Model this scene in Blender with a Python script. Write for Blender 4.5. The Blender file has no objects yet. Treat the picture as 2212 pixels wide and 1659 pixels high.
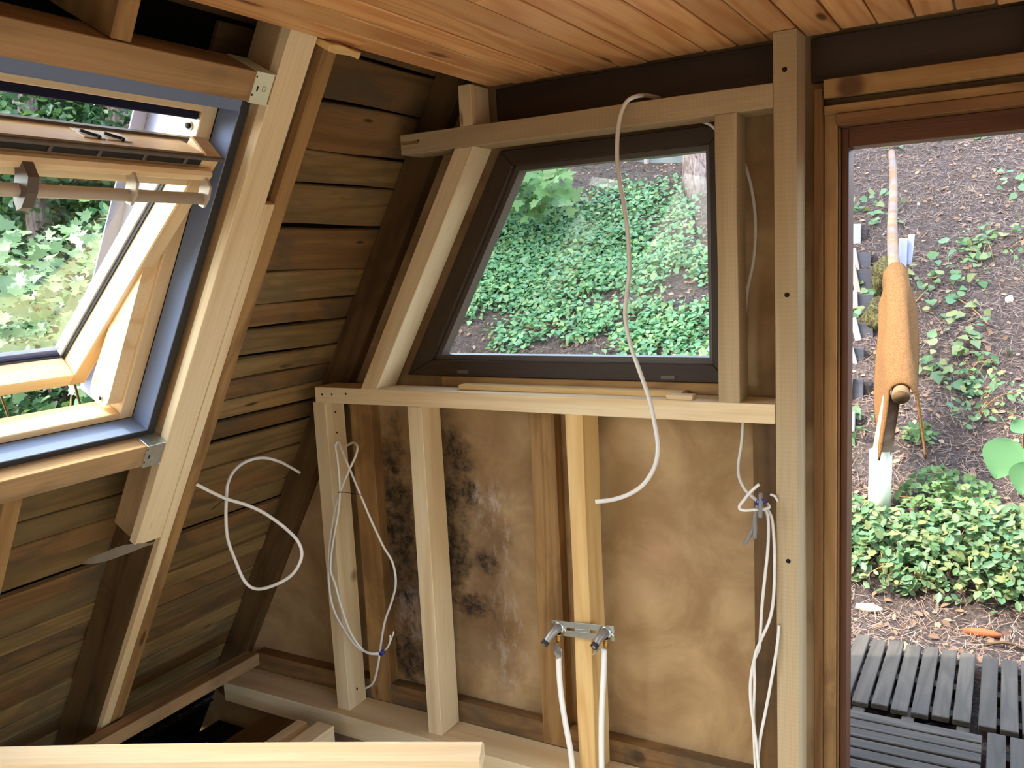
import bpy, bmesh, math, random
import numpy as np
from mathutils import Vector, Matrix, noise as mnoise

random.seed(7)
rng = np.random.default_rng(11)
sc = bpy.context.scene
col = sc.collection

# ------------------------------------------------------------------ camera
EYE = 1.68                       # eye height above the sub-floor; all heights below are given relative to the eye
FPX = 1879.23
cy_, sy_ = math.cos(.522003), math.sin(.522003)
cp_, sp_ = math.cos(.139372), math.sin(.139372)
cr_, sr_ = math.cos(.0491487), math.sin(.0491487)
FWD = Vector((-sy_ * cp_, cy_ * cp_, -sp_))
R0 = Vector((cy_, sy_, 0))
D0 = FWD.cross(R0)
RIGHT = cr_ * R0 + sr_ * D0
DOWN = -sr_ * R0 + cr_ * D0
cd = bpy.data.cameras.new('camera')
cam = bpy.data.objects.new('camera', cd)
col.objects.link(cam)
cd.sensor_width = 36
cd.lens = FPX / 2212 * 36
cd.clip_start = .05
M = Matrix((RIGHT, -DOWN, -FWD)).transposed().to_4x4()
M.translation = (0, 0, EYE)
cam.matrix_world = M
sc.camera = cam

# ------------------------------------------------------------------ sky, sun, exposure
SUN = Vector((.48, .38, -.79)).normalized()
w = bpy.data.worlds.new('sky')
sc.world = w
w.use_nodes = True
wn = w.node_tree.nodes
bg = wn['Background']
sky = wn.new('ShaderNodeTexSky')
sky.sky_type = 'NISHITA'
sky.sun_disc = False
sky.sun_elevation = math.asin(-SUN.z)
sky.sun_rotation = math.atan2(-SUN.x, -SUN.y)
sky.air_density = 1.0
sky.dust_density = 2.5
sky.ozone_density = 1.0
hs = wn.new('ShaderNodeHueSaturation')
hs.inputs['Saturation'].default_value = .72
w.node_tree.links.new(sky.outputs[0], hs.inputs['Color'])
w.node_tree.links.new(hs.outputs[0], bg.inputs[0])
bg.inputs[1].default_value = .66
sl = bpy.data.lights.new('sun', 'SUN')
sl.energy = 2.5
sl.angle = .012
sl.color = (1, .93, .82)
so = bpy.data.objects.new('sun', sl)
col.objects.link(so)
so.rotation_euler = SUN.to_track_quat('-Z', 'Y').to_euler()
so.location = (-6, -5, 12)
vs = sc.view_settings
vs.view_transform = 'Standard'
vs.look = 'None'
vs.gamma = 1
vs.use_curve_mapping = False
vs.exposure = 1.54
cy = sc.cycles
cy.use_light_tree = False
cy.max_bounces = 6
cy.diffuse_bounces = 4
cy.glossy_bounces = 2
cy.transmission_bounces = 3
cy.transparent_max_bounces = 6
cy.caustics_reflective = False
cy.caustics_refractive = False

# ------------------------------------------------------------------ geometry helpers
def V(x, y, z):
    return Vector((x, y, z + EYE))
U = Vector((.5, 0, math.sqrt(3) / 2))            # up the left roof slope (60 degrees)
N = Vector((math.sqrt(3) / 2, 0, -.5))           # from the roof into the room
def SL(s, d, y):                                 # slope coordinates -> world
    return U * s + N * d + Vector((0, y, EYE))
def ray(px, py):
    return RIGHT * ((px - 1106) / FPX) + DOWN * ((py - 829.5) / FPX) + FWD
def at(px, py, y):                               # point seen at a pixel, at depth y
    r = ray(px, py)
    return r * (y / r.y) + Vector((0, 0, EYE))
def atz(px, py, z):
    r = ray(px, py)
    return r * (z / r.z) + Vector((0, 0, EYE))

MW = {}
def link(o, parent=None, mw=None):
    col.objects.link(o)
    mw = mw or Matrix()
    MW[o.name] = mw
    if parent:
        o.parent = parent
        o.matrix_basis = MW[parent.name].inverted() @ mw
    else:
        o.matrix_basis = mw
    return o
def tag(o, label=None, cat=None, group=None, kind=None):
    if label: o['label'] = label
    if cat: o['category'] = cat
    if group: o['group'] = group
    if kind: o['kind'] = kind
    return o
def empty(name, loc=(0, 0, 0)):
    o = bpy.data.objects.new(name, None)
    o.empty_display_size = .05
    return link(o, None, Matrix.Translation(Vector(loc)))
def from_bm(name, bm, mat, parent=None, mw=None, smooth=False):
    me = bpy.data.meshes.new(name)
    bm.to_mesh(me)
    bm.free()
    if smooth:
        for p in me.polygons: p.use_smooth = True
    me.materials.append(mat)
    return link(bpy.data.objects.new(name, me), parent, mw)
def frame_m(o, x, y):
    x = x.normalized()
    y = (y - x * y.dot(x)).normalized()
    z = x.cross(y)
    m = Matrix((x, y, z)).transposed().to_4x4()
    m.translation = o
    return m
def bar(name, p0, p1, wdir, wd, hg, mat, parent=None, bev=.0016, bow=0, jit=0):
    """square timber: axis p0-p1 in the middle, wd along wdir, hg along the third axis; grain runs along local X"""
    L = (p1 - p0).length
    bm = bmesh.new()
    bmesh.ops.create_cube(bm, size=1)
    for v in bm.verts:
        v.co = Vector(((v.co.x + .5) * L, v.co.y * wd, v.co.z * hg))
    if bow or jit:
        n = 8
        ed = [e for e in bm.edges if abs(e.verts[0].co.x - e.verts[1].co.x) > L * .5]
        bmesh.ops.subdivide_edges(bm, edges=ed, cuts=n, use_grid_fill=True)
        ph = random.uniform(0, 6)
        for v in bm.verts:
            t = v.co.x / L
            v.co.y += bow * math.sin(math.pi * t) + jit * math.sin(ph + t * 7 + 2 * (v.co.y > 0) + v.co.z * 9)
            v.co.z += jit * .7 * math.sin(ph * 2 + t * 9 + 3 * (v.co.z > 0))
    if bev:
        e = [e for e in bm.edges if len(e.link_faces) == 2 and e.calc_face_angle(0) > .8]
        bmesh.ops.bevel(bm, geom=e, offset=min(bev, wd * .3, hg * .3), segments=1, affect='EDGES')
    return from_bm(name, bm, mat, parent, frame_m(p0, p1 - p0, wdir))
def xbox(name, x0, x1, y0, y1, z0, z1, mat, parent=None, grain='x', **k):
    c = V((x0 + x1) / 2, (y0 + y1) / 2, (z0 + z1) / 2)
    dx, dy, dz = x1 - x0, y1 - y0, z1 - z0
    if grain == 'x':
        h = Vector((dx / 2, 0, 0)); return bar(name, c - h, c + h, Vector((0, 1, 0)), dy, dz, mat, parent, **k)
    if grain == 'y':
        h = Vector((0, dy / 2, 0)); return bar(name, c - h, c + h, Vector((1, 0, 0)), dx, dz, mat, parent, **k)
    h = Vector((0, 0, dz / 2)); return bar(name, c - h, c + h, Vector((1, 0, 0)), dx, dy, mat, parent, **k)
def sbox(name, s0, s1, d0, d1, y0, y1, mat, parent=None, grain='s', **k):
    c = SL((s0 + s1) / 2, (d0 + d1) / 2, (y0 + y1) / 2)
    if grain == 's':
        h = U * ((s1 - s0) / 2); return bar(name, c - h, c + h, Vector((0, 1, 0)), y1 - y0, d1 - d0, mat, parent, **k)
    h = Vector((0, (y1 - y0) / 2, 0)); return bar(name, c - h, c + h, U, s1 - s0, d1 - d0, mat, parent, **k)
def prism(name, pts, y0, y1, mat, parent=None, bev=0, axis=None):
    """polygon of (x, z) extruded from y0 to y1; axis = grain direction in the xz plane"""
    ax = Vector((axis[0], 0, axis[1])).normalized() if axis else Vector((1, 0, 0))
    o = V(pts[0][0], y0, pts[0][1])
    m = frame_m(o, ax, Vector((0, 1, 0)))
    mi = m.inverted()
    bm = bmesh.new()
    a = [bm.verts.new(mi @ V(x, y0, z)) for x, z in pts]
    b = [bm.verts.new(mi @ V(x, y1, z)) for x, z in pts]
    bm.faces.new(a)
    bm.faces.new(b[::-1])
    for i in range(len(pts)):
        j = (i + 1) % len(pts)
        bm.faces.new((a[j], a[i], b[i], b[j]))
    bmesh.ops.recalc_face_normals(bm, faces=bm.faces)
    if bev:
        bmesh.ops.bevel(bm, geom=bm.edges[:], offset=bev, segments=1, affect='EDGES')
    return from_bm(name, bm, mat, parent, m)
def spline(pts, n=10):
    P = [Vector(p) for p in pts]
    P = [P[0] * 2 - P[1]] + P + [P[-1] * 2 - P[-2]]
    out = []
    for i in range(1, len(P) - 2):
        a, b, c, d = P[i - 1:i + 3]
        for k in range(n):
            t = k / n
            out.append(.5 * ((2 * b) + (c - a) * t + (2 * a - 5 * b + 4 * c - d) * t * t + (3 * b - a - 3 * c + d) * t ** 3))
    out.append(P[-2])
    return out
def tube_bm(bm, P, r, seg=10, cap=True):
    P = [Vector(p) for p in P]
    rr = r if callable(r) else (lambda t: r)
    T = (P[1] - P[0]).normalized()
    nrm = T.orthogonal().normalized()
    rings = []
    for i, p in enumerate(P):
        T = (P[min(i + 1, len(P) - 1)] - P[max(i - 1, 0)]).normalized()
        nrm = (nrm - T * nrm.dot(T)).normalized()
        b = T.cross(nrm)
        q = rr(i / (len(P) - 1))
        rings.append([bm.verts.new(p + (nrm * math.cos(2 * math.pi * k / seg) + b * math.sin(2 * math.pi * k / seg)) * q) for k in range(seg)])
    for a, b in zip(rings, rings[1:]):
        for k in range(seg):
            bm.faces.new((a[k], a[(k + 1) % seg], b[(k + 1) % seg], b[k]))
    if cap:
        bm.faces.new(rings[0][::-1])
        bm.faces.new(rings[-1])
def tube(name, P, r, mat, parent=None, seg=10):
    bm = bmesh.new()
    tube_bm(bm, P, r, seg)
    return from_bm(name, bm, mat, parent, smooth=True)
def cable(name, pp, r, mat, parent=None, n=10):
    return tube(name, spline([at(*p) for p in pp], n), r, mat, parent, 10)
def fast_mesh(name, verts, faces_k, k, mat, parent=None, mw=None, smooth=False):
    """verts (n,3); faces (m,k)"""
    me = bpy.data.meshes.new(name)
    v = np.asarray(verts, dtype=np.float32)
    fc = np.asarray(faces_k, dtype=np.int32)
    me.vertices.add(len(v)); me.vertices.foreach_set('co', v.ravel())
    me.loops.add(fc.size); me.loops.foreach_set('vertex_index', fc.ravel())
    me.polygons.add(len(fc))
    me.polygons.foreach_set('loop_start', np.arange(0, fc.size, k, dtype=np.int32))
    me.update(calc_edges=True)
    me.validate()
    if smooth:
        me.polygons.foreach_set('use_smooth', np.ones(len(fc), dtype=bool))
    me.materials.append(mat)
    return link(bpy.data.objects.new(name, me), parent, mw)
def rand_frames(n, up, spread):
    """n orthonormal frames whose normal scatters around up"""
    nz = np.asarray(up) + rng.normal(0, spread, (n, 3))
    nz /= np.linalg.norm(nz, axis=1)[:, None]
    a = rng.normal(0, 1, (n, 3))
    x = a - nz * np.sum(a * nz, 1)[:, None]
    x /= np.linalg.norm(x, axis=1)[:, None]
    return x, np.cross(nz, x), nz
IVY = (np.array([(0, 0, 0), (.28, .02, .05), (.5, .3, .12), (.3, .6, .08), (0, 1, -.06), (0, .5, 0), (-.3, .6, .08), (-.5, .3, .12), (-.28, .02, .05)]) - [0, .4, 0],
       np.array([(0, 1, 2, 5), (5, 2, 3, 4), (0, 5, 7, 8), (5, 4, 6, 7)]))
OVAL = (np.array([(0, 0, 0), (.28, .3, .06), (.24, .7, .05), (0, 1, -.04), (-.24, .7, .05), (-.28, .3, .06)]) - [0, .4, 0],
        np.array([(0, 1, 2, 3), (0, 3, 4, 5)]))
NEEDLE = (np.array([(-.5, -.02, 0), (.5, -.02, .05), (.5, .02, .05), (-.5, .02, 0)]), np.array([(0, 1, 2, 3)]))
_mp = [(0, -.1), (.18, .0), (.5, -.08), (.42, .16), (.62, .38), (.34, .42), (.3, .56), (.16, .5), (.14, .76), (0, 1.0)]
_mo = [(x, y, .12 * x * x) for x, y in _mp] + [(-x, y, .12 * x * x) for x, y in _mp[-2:0:-1]]
_mc = [(0, .2, -.03)] + _mo
MAPLE = (np.array(_mc), np.array([(0, 1 + i, 1 + (i + 1) % len(_mo), 1 + (i + 1) % len(_mo)) for i in range(len(_mo))]))
def leaves(name, C, up, spread, size, shape, mat, parent=None):
    C = np.asarray(C, float)
    n = len(C)
    sv, sf = shape
    x, y, z = rand_frames(n, up, spread)
    s = (size * rng.uniform(.6, 1.25, n))[:, None, None]
    P = C[:, None, :] + s * (x[:, None, :] * sv[None, :, 0:1] + y[:, None, :] * sv[None, :, 1:2] + z[:, None, :] * sv[None, :, 2:3])
    k = len(sv)
    tri = shape is MAPLE
    f = sf[:, :3] if tri else sf
    F = (f[None] + (np.arange(n) * k)[:, None, None]).reshape(-1, f.shape[1])
    return fast_mesh(name, P.reshape(-1, 3), F, f.shape[1], mat, parent)

# ------------------------------------------------------------------ materials
def srgb(r, g, b):
    f = lambda c: (c / 255 / 12.92) if c / 255 <= .04045 else ((c / 255 + .055) / 1.055) ** 2.4
    return (f(r), f(g), f(b), 1)
class NT:
    def __init__(s, name):
        s.m = bpy.data.materials.new(name)
        s.m.use_nodes = True
        s.t = s.m.node_tree
        s.b = s.t.nodes['Principled BSDF']
        s.out = s.t.nodes['Material Output']
    def n(s, typ, ins=None, **props):
        nd = s.t.nodes.new(typ)
        for k, v in props.items(): setattr(nd, k, v)
        for k, v in (ins or {}).items():
            if isinstance(v, bpy.types.NodeSocket): s.t.links.new(v, nd.inputs[k])
            else: nd.inputs[k].default_value = v
        return nd
    def math(s, op, a, b=0.0, c=None):
        i = {0: a, 1: b}
        if c is not None: i[2] = c
        return s.n('ShaderNodeMath', i, operation=op).outputs[0]
    def mix(s, fac, a, b, typ='MIX'):
        nd = s.n('ShaderNodeMix', data_type='RGBA', blend_type=typ)
        for idx, v in ((0, fac), (6, a), (7, b)):
            if isinstance(v, bpy.types.NodeSocket): s.t.links.new(v, nd.inputs[idx])
            else: nd.inputs[idx].default_value = v
        return nd.outputs[2]
    def ramp(s, f, stops):
        nd = s.n('ShaderNodeValToRGB', {0: f})
        e = nd.color_ramp.elements
        while len(e) > len(stops): e.remove(e[-1])
        while len(e) < len(stops): e.new(.5)
        for q, (p, c) in zip(e, stops):
            q.position = p
            q.color = c if len(c) == 4 else (*c, 1)
        return nd.outputs[0]
    def smooth(s, v, lo, hi):
        nd = s.n('ShaderNodeMapRange', {0: v, 1: lo, 2: hi, 3: 0.0, 4: 1.0}, interpolation_type='SMOOTHSTEP')
        return nd.outputs[0]
    def vec(s, scale, off=True):
        tc = s.n('ShaderNodeTexCoord')
        v = tc.outputs['Object']
        if off:
            oi = s.n('ShaderNodeObjectInfo')
            cx = s.n('ShaderNodeCombineXYZ', {0: s.math('MULTIPLY', oi.outputs['Random'], 37.), 1: s.math('MULTIPLY', oi.outputs['Random'], 13.7), 2: s.math('MULTIPLY', oi.outputs['Random'], 5.3)})
            v = s.n('ShaderNodeVectorMath', {0: v, 1: cx.outputs[0]}, operation='ADD').outputs[0]
        return s.n('ShaderNodeVectorMath', {0: v, 1: scale}, operation='MULTIPLY').outputs[0]
    def noise(s, vec, scale=1., detail=4., rough=.55, dist=0.):
        return s.n('ShaderNodeTexNoise', {'Vector': vec, 'Scale': scale, 'Detail': detail, 'Roughness': rough, 'Distortion': dist}).outputs[0]
    def done(s, color, rough=.6, bump=None, bs=.3, bd=.002, metal=0., spec=.3):
        for k, v in (('Base Color', color), ('Roughness', rough), ('Metallic', metal), ('Specular IOR Level', spec)):
            if isinstance(v, bpy.types.NodeSocket): s.t.links.new(v, s.b.inputs[k])
            else: s.b.inputs[k].default_value = v
        if bump is not None:
            bp = s.n('ShaderNodeBump', {'Height': bump, 'Strength': bs, 'Distance': bd})
            s.t.links.new(bp.outputs[0], s.b.inputs['Normal'])
        return s.m
def wood(name, c1, c2, knot, rings=9., knots=.085, stain=None, stain_amt=.0, rough=.65, var=.12, sawn=0., bs=.35, spec=.25, kscale=1.0):
    t = NT(name)
    big = t.noise(t.vec((.55, 7, 7)), 1., 2, .5, .4)
    r = t.math('SINE', t.math('MULTIPLY', big, rings * 6.283))
    r = t.math('POWER', t.math('MULTIPLY_ADD', r, .5, .5), 2.2)
    fib = t.noise(t.vec((5, 170, 170)), 1., 2, .6)
    colr = t.mix(t.math('MULTIPLY', r, .6), c1, c2)
    colr = t.mix(t.math('MULTIPLY', t.smooth(fib, .4, .75), .35), colr, c2)
    oi = t.n('ShaderNodeObjectInfo')
    vv = t.math('MULTIPLY_ADD', oi.outputs['Random'], var * 2, 1 - var)
    colr = t.n('ShaderNodeHueSaturation', {'Value': vv, 'Color': colr}).outputs[0]
    if knots:
        vo = t.n('ShaderNodeTexVoronoi', {'Vector': t.vec((2.3 * kscale, 9 * kscale, 2.5 * kscale)), 'Scale': 1.0})
        k = t.smooth(vo.outputs['Distance'], knots * 1.35, knots * .6)
        colr = t.mix(t.math('MULTIPLY', k, .85), colr, knot)
    if stain is not None:
        sn = t.noise(t.vec((1.3, 3, 3)), 2.2, 3, .65, .8)
        colr = t.mix(t.math('MULTIPLY', t.smooth(sn, .42, .66), stain_amt), colr, stain)
    h = t.math('ADD', fib, t.math('MULTIPLY', r, .35))
    if sawn:
        wv = t.n('ShaderNodeTexWave', {'Vector': t.vec((1, .3, .3)), 'Scale': 27.0, 'Distortion': 3.5, 'Detail': 3.0, 'Detail Scale': 1.2}, wave_type='BANDS', bands_direction='X')
        h = t.math('ADD', h, t.math('MULTIPLY', wv.outputs[1], sawn * .5))
        colr = t.mix(t.math('MULTIPLY', t.smooth(wv.outputs[1], .3, 1.), .045 * sawn), colr, (1, .93, .8, 1))
    return t.done(colr, rough, h, bs, .0015, spec=spec)
K = srgb
PINE = wood('pine_new', K(228, 208, 168), K(206, 174, 124), K(110, 66, 34), rings=4, knots=.07, var=.07)
PINE_SAWN = wood('pine_rough_sawn', K(180, 160, 124), K(154, 130, 92), K(104, 68, 38), rings=3, knots=.06, sawn=.45, var=.05, bs=.35)
PINE_WARM = wood('pine_warm', K(222, 190, 130), K(198, 154, 94), K(98, 54, 26), rings=6, knots=.075, var=.08)
PINE_GREY = wood('pine_weathered', K(170, 138, 98), K(132, 102, 68), K(72, 48, 30), rings=5, knots=.07, stain=K(104, 92, 74), stain_amt=.5)
OLD = wood('old_timber', K(166, 130, 82), K(132, 96, 54), K(70, 40, 20), rings=7, knots=.08, stain=K(92, 66, 40), stain_amt=.5, var=.1)
OLD_DARK = wood('old_dark_timber', K(104, 80, 50), K(74, 54, 32), K(40, 26, 14), rings=5, knots=.07, stain=K(58, 46, 32), stain_amt=.6)
BOARD = wood('roof_board', K(148, 120, 76), K(112, 86, 50), K(58, 36, 22), rings=6, knots=.07, stain=K(104, 90, 64), stain_amt=.65, rough=.8, var=.22)
BOARD_DARK = wood('roof_board_dirty', K(132, 100, 62), K(102, 72, 42), K(50, 34, 22), rings=5, knots=.06, stain=K(92, 78, 58), stain_amt=.9, rough=.85, var=.18)
CEIL = wood('varnished_ceiling_board', K(228, 176, 118), K(192, 122, 68), K(78, 34, 14), rings=8, knots=.10, rough=.36, var=.16, spec=.45, bs=.12, kscale=.9)
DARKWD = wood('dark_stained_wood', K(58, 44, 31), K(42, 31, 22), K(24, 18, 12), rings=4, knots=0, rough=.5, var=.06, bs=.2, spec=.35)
DOORWD = wood('door_frame_wood', K(128, 92, 54), K(96, 64, 34), K(60, 34, 18), rings=5, knots=.05, rough=.5, var=.14)
DOORRED = wood('red_brown_door_wood', K(98, 60, 36), K(74, 42, 24), K(48, 24, 14), rings=4, knots=.03, rough=.45, var=.06)
LAM = wood('laminated_clear_pine', K(240, 216, 172), K(218, 176, 116), K(180, 120, 70), rings=5, knots=0, rough=.38, var=.05, bs=.08, spec=.45)
GREYWD = wood('grey_weathered_slat', K(84, 80, 72), K(62, 59, 53), K(80, 78, 76), rings=7, knots=.03, stain=K(66, 65, 61), stain_amt=.6, rough=.85, var=.1)
LOG = wood('bare_log', K(134, 104, 72), K(108, 88, 72), K(128, 74, 48), rings=4, knots=.06, stain=K(116, 110, 110), stain_amt=.8, rough=.8)
DARKBOARD = wood('dark_step_board', K(76, 76, 80), K(56, 56, 60), K(40, 38, 38), rings=4, knots=0, stain=K(98, 92, 88), stain_amt=.4, rough=.85)
STAKE = wood('pale_stake', K(178, 174, 166), K(150, 144, 134), K(140, 92, 60), rings=3, knots=0, stain=K(160, 110, 80), stain_amt=.5, rough=.85)

def plain(name, c, rough=.5, metal=0., var=.15, scale=30., spec=.4, bs=.1):
    t = NT(name)
    n = t.noise(t.vec((1, 1, 1)), scale, 2)
    lo = tuple(x * (1 - var) for x in c[:3]) + (1,)
    hi = tuple(min(1, x * (1 + var)) for x in c[:3]) + (1,)
    return t.done(t.mix(n, lo, hi), rough, n, bs, .001, metal, spec)
CABLE = plain('white_cable', K(226, 224, 216), .42, var=.04)
CABLE_GREY = plain('grey_conduit', K(132, 130, 124), .5, var=.06)
PIPE = plain('white_pipe', K(234, 234, 230), .35, var=.03)
BLACK = plain('black_plastic', K(24, 24, 26), .5)
BLUETAPE = plain('blue_tape', K(28, 52, 150), .45)
STEEL = plain('galvanised_steel', K(196, 202, 196), .38, .9, .18, 45)
STEEL_W = plain('galvanised_steel_pale', K(226, 234, 208), .45, .15, .06, 20)
BRASS = plain('worn_brass', K(188, 150, 86), .35, .9)
FOIL = plain('grey_foil', K(150, 148, 144), .42, .5, .3, 60)
SHRED = plain('pale_foil_shred', K(206, 196, 180), .5, 0, .15, 40)
FLOORP = wood('pale_floor_plank', K(206, 196, 176), K(186, 170, 146), K(120, 84, 52), rings=5, knots=.06, rough=.7)
POSTBARK = wood('birch_post', K(176, 158, 142), K(140, 118, 102), K(90, 70, 58), rings=3, knots=.06, stain=K(120, 104, 94), stain_amt=.6, rough=.9)
LINING = plain('grey_lining_foam', K(118, 134, 164), .7, var=.06, scale=8)
DGREY = plain('dark_grey_rubber', K(50, 50, 50), .75)
PROFILE = plain('grey_brown_profile', K(98, 90, 82), .4)
NAVY = plain('navy_brush', K(20, 22, 52), .9)
CLAD = plain('grey_aluminium_cladding', K(142, 148, 170), .35, .3, .05)
ALU = plain('satin_aluminium', K(198, 188, 172), .4, .1, .05)
WHITEPL = plain('white_plate', K(226, 222, 206), .4, .2, .04)
HOLE = plain('dark_hole', K(26, 18, 12), .9)
DUST = plain('dusty_subfloor', K(126, 112, 98), .95, 0, .45, 14, .1, .4)
FELT = plain('black_roofing_felt', K(20, 17, 14), .95, 0, .3, 30, .1)
VOID = plain('black_earth', K(36, 28, 22), .95, 0, .4, 8)
RUST = plain('brown_rust', K(150, 82, 44), .8)
WALLGREY = plain('grey_retaining_board', K(120, 126, 122), .85, 0, .25, 6)
PLASTER = plain('pale_plasterboard', K(214, 208, 196), .9, 0, .04, 10, .2, .05)
STONE = plain('pale_stone', K(196, 180, 158), .9, 0, .2, 20)

def glass(name, tint, refl):
    t = NT(name)
    g = t.n('ShaderNodeNewGeometry')
    dt = t.n('ShaderNodeVectorMath', {0: g.outputs['Normal'], 1: g.outputs['Incoming']}, operation='DOT_PRODUCT')
    c = t.math('ABSOLUTE', dt.outputs['Value'])
    r = t.math('MULTIPLY_ADD', t.math('POWER', t.math('SUBTRACT', 1.0, c), 5.0), .96, .04)
    tr = t.n('ShaderNodeBsdfTransparent', {0: tint})
    gl = t.n('ShaderNodeBsdfGlossy', {0: (1, 1, 1, 1), 'Roughness': .01})
    mx = t.n('ShaderNodeMixShader', {0: t.math('MULTIPLY', r, refl), 1: tr.outputs[0], 2: gl.outputs[0]})
    t.t.links.new(mx.outputs[0], t.out.inputs[0])
    return t.m
GLASS = glass('window_glass', (.97, .99, .98, 1), .3)
GLASS2 = glass('roof_window_glass', (.92, .95, .94, 1), 1.3)

def leafmat(name, cols, rough=.45, trans=.35):
    t = NT(name)
    g = t.n('ShaderNodeNewGeometry')
    c = t.ramp(g.outputs['Random Per Island'], [(i / max(1, len(cols) - 1), q) for i, q in enumerate(cols)])
    for k, v in (('Roughness', rough), ('Specular IOR Level', .35)): t.b.inputs[k].default_value = v
    t.t.links.new(c, t.b.inputs['Base Color'])
    tl = t.n('ShaderNodeBsdfTranslucent', {0: t.mix(.35, c, (1, 1, .25, 1), 'MULTIPLY')})
    mx = t.n('ShaderNodeMixShader', {0: trans, 1: t.b.outputs[0], 2: tl.outputs[0]})
    t.t.links.new(mx.outputs[0], t.out.inputs[0])
    return t.m
L_IVY = leafmat('ivy_leaf', [K(80, 128, 87), K(114, 160, 109), K(95, 144, 106), K(144, 168, 106), K(118, 160, 133)], trans=.4)
L_BRAMBLE = leafmat('bramble_leaf', [K(74, 111, 71), K(100, 132, 85), K(85, 123, 90), K(135, 140, 85), K(107, 135, 102)])
L_MAPLE = leafmat('maple_leaf', [K(104, 132, 90), K(127, 151, 109), K(90, 123, 80), K(139, 160, 127)], trans=.35)
L_DARK = leafmat('dark_foliage', [K(45, 76, 48), K(62, 97, 60), K(40, 69, 50), K(87, 118, 64), K(55, 88, 62)])
L_LIGHT = leafmat('light_foliage', [K(97, 132, 80), K(121, 153, 90), K(80, 120, 74), K(139, 161, 104)], trans=.45)
L_DRY = leafmat('dry_leaf', [K(130, 100, 76), K(111, 85, 64), K(149, 127, 102), K(100, 76, 57), K(160, 142, 121)], .8, .15)
L_NEEDLE = leafmat('dry_needle', [K(121, 97, 81), K(144, 121, 106), K(100, 80, 67), K(160, 142, 128)], .8, .1)
BARK = NT('bark')
_n = BARK.noise(BARK.vec((1, 1, .25)), 26, 5, .65, 1.)
BARK = BARK.done(BARK.ramp(_n, [(.3, K(88, 72, 66)), (.5, K(152, 130, 122)), (.7, K(190, 170, 164))]), .9, _n, .9, .02)

t = NT('hardboard_panel')                       # stained hardboard between the studs (object space = metres)
v = t.vec((1, 1, 1), False)
sep = t.n('ShaderNodeSeparateXYZ', {0: v})
X_, Z_ = sep.outputs[0], sep.outputs[2]
n1 = t.noise(v, 3.2, 5, .6, .6)
n2 = t.noise(v, 48, 5, .7)
base = t.mix(t.smooth(n1, .35, .68), K(148, 118, 80), K(184, 156, 114))
base = t.mix(t.math('MULTIPLY', t.smooth(n2, .5, .75), .25), base, K(190, 148, 104))
base = t.mix(t.math('MULTIPLY', t.smooth(t.noise(v, 5.5, 4, .5), .56, .72), .30), base, K(190, 150, 118))
def blob(cx, cz, rx, rz):
    a = t.math('DIVIDE', t.math('SUBTRACT', X_, cx), rx)
    b = t.math('DIVIDE', t.math('SUBTRACT', Z_, cz + EYE), rz)
    return t.math('SQRT', t.math('ADD', t.math('MULTIPLY', a, a), t.math('MULTIPLY', b, b)))
warp = t.math('MULTIPLY', t.math('SUBTRACT', t.noise(v, 9, 6, .7), .5), 2.6)
mould = None
for b_ in ((-1.665, -.66, .075, .10), (-1.72, -.95, .10, .36), (-1.93, -1.02, .10, .40), (-1.55, -1.03, .05, .06), (-1.60, -.78, .05, .06), (-1.95, -1.42, .16, .14), (-1.62, -1.20, .09, .05)):
    m_ = t.smooth(t.math('ADD', blob(*b_), warp), 1.15, .35)
    mould = m_ if mould is None else t.math('MAXIMUM', mould, m_)
halo = None
for b_ in ((-1.69, -.85, .16, .42), (-1.92, -1.1, .16, .5), (-1.56, -1.0, .12, .3), (-1.60, -1.30, .16, .2)):
    m_ = t.smooth(t.math('ADD', blob(*b_), t.math('MULTIPLY', warp, .7)), 1.3, .3)
    halo = m_ if halo is None else t.math('MAXIMUM', halo, m_)
base = t.mix(t.math('MULTIPLY', halo, .55), base, K(82, 60, 42))
speck = t.smooth(t.noise(v, 34, 5, .75), .40, .60)
base = t.mix(t.math('MULTIPLY', mould, t.math('MULTIPLY_ADD', speck, .55, .38)), base, K(34, 28, 24))
eff = None
for b_ in ((-1.50, -.90, .07, .28), (-1.47, -1.30, .09, .26), (-1.58, -.80, .05, .12), (-1.90, -1.30, .10, .18)):
    m_ = t.smooth(t.math('ADD', blob(*b_), warp), 1.1, .2)
    eff = m_ if eff is None else t.math('MAXIMUM', eff, m_)
base = t.mix(t.math('MULTIPLY', eff, t.math('MULTIPLY', t.smooth(t.noise(t.vec((1, 1, .45), False), 22, 5, .7), .46, .66), .6)), base, K(198, 182, 168))
PANEL = t.done(base, .72, n2, .25, .002, spec=.25)

t = NT('leaf_litter_ground')
v = t.vec((1, 1, 1), False)
a_ = t.noise(v, 1.1, 4)
b_ = t.noise(v, 38, 6, .75, 1.2)
c_ = t.noise(v, 7, 5, .65)
base = t.mix(t.smooth(b_, .38, .62), K(66, 58, 54), K(114, 102, 96))
base = t.mix(t.math('MULTIPLY', t.smooth(c_, .45, .7), .5), base, K(94, 78, 64))
base = t.mix(t.math('MULTIPLY', t.smooth(a_, .5, .7), .4), base, K(78, 70, 66))
base = t.mix(t.math('MULTIPLY', t.smooth(t.noise(v, 90, 3, .8), .62, .72), .7), base, K(146, 134, 120))
GROUND = t.done(base, .95, b_, 1., .03, spec=.1)

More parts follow.
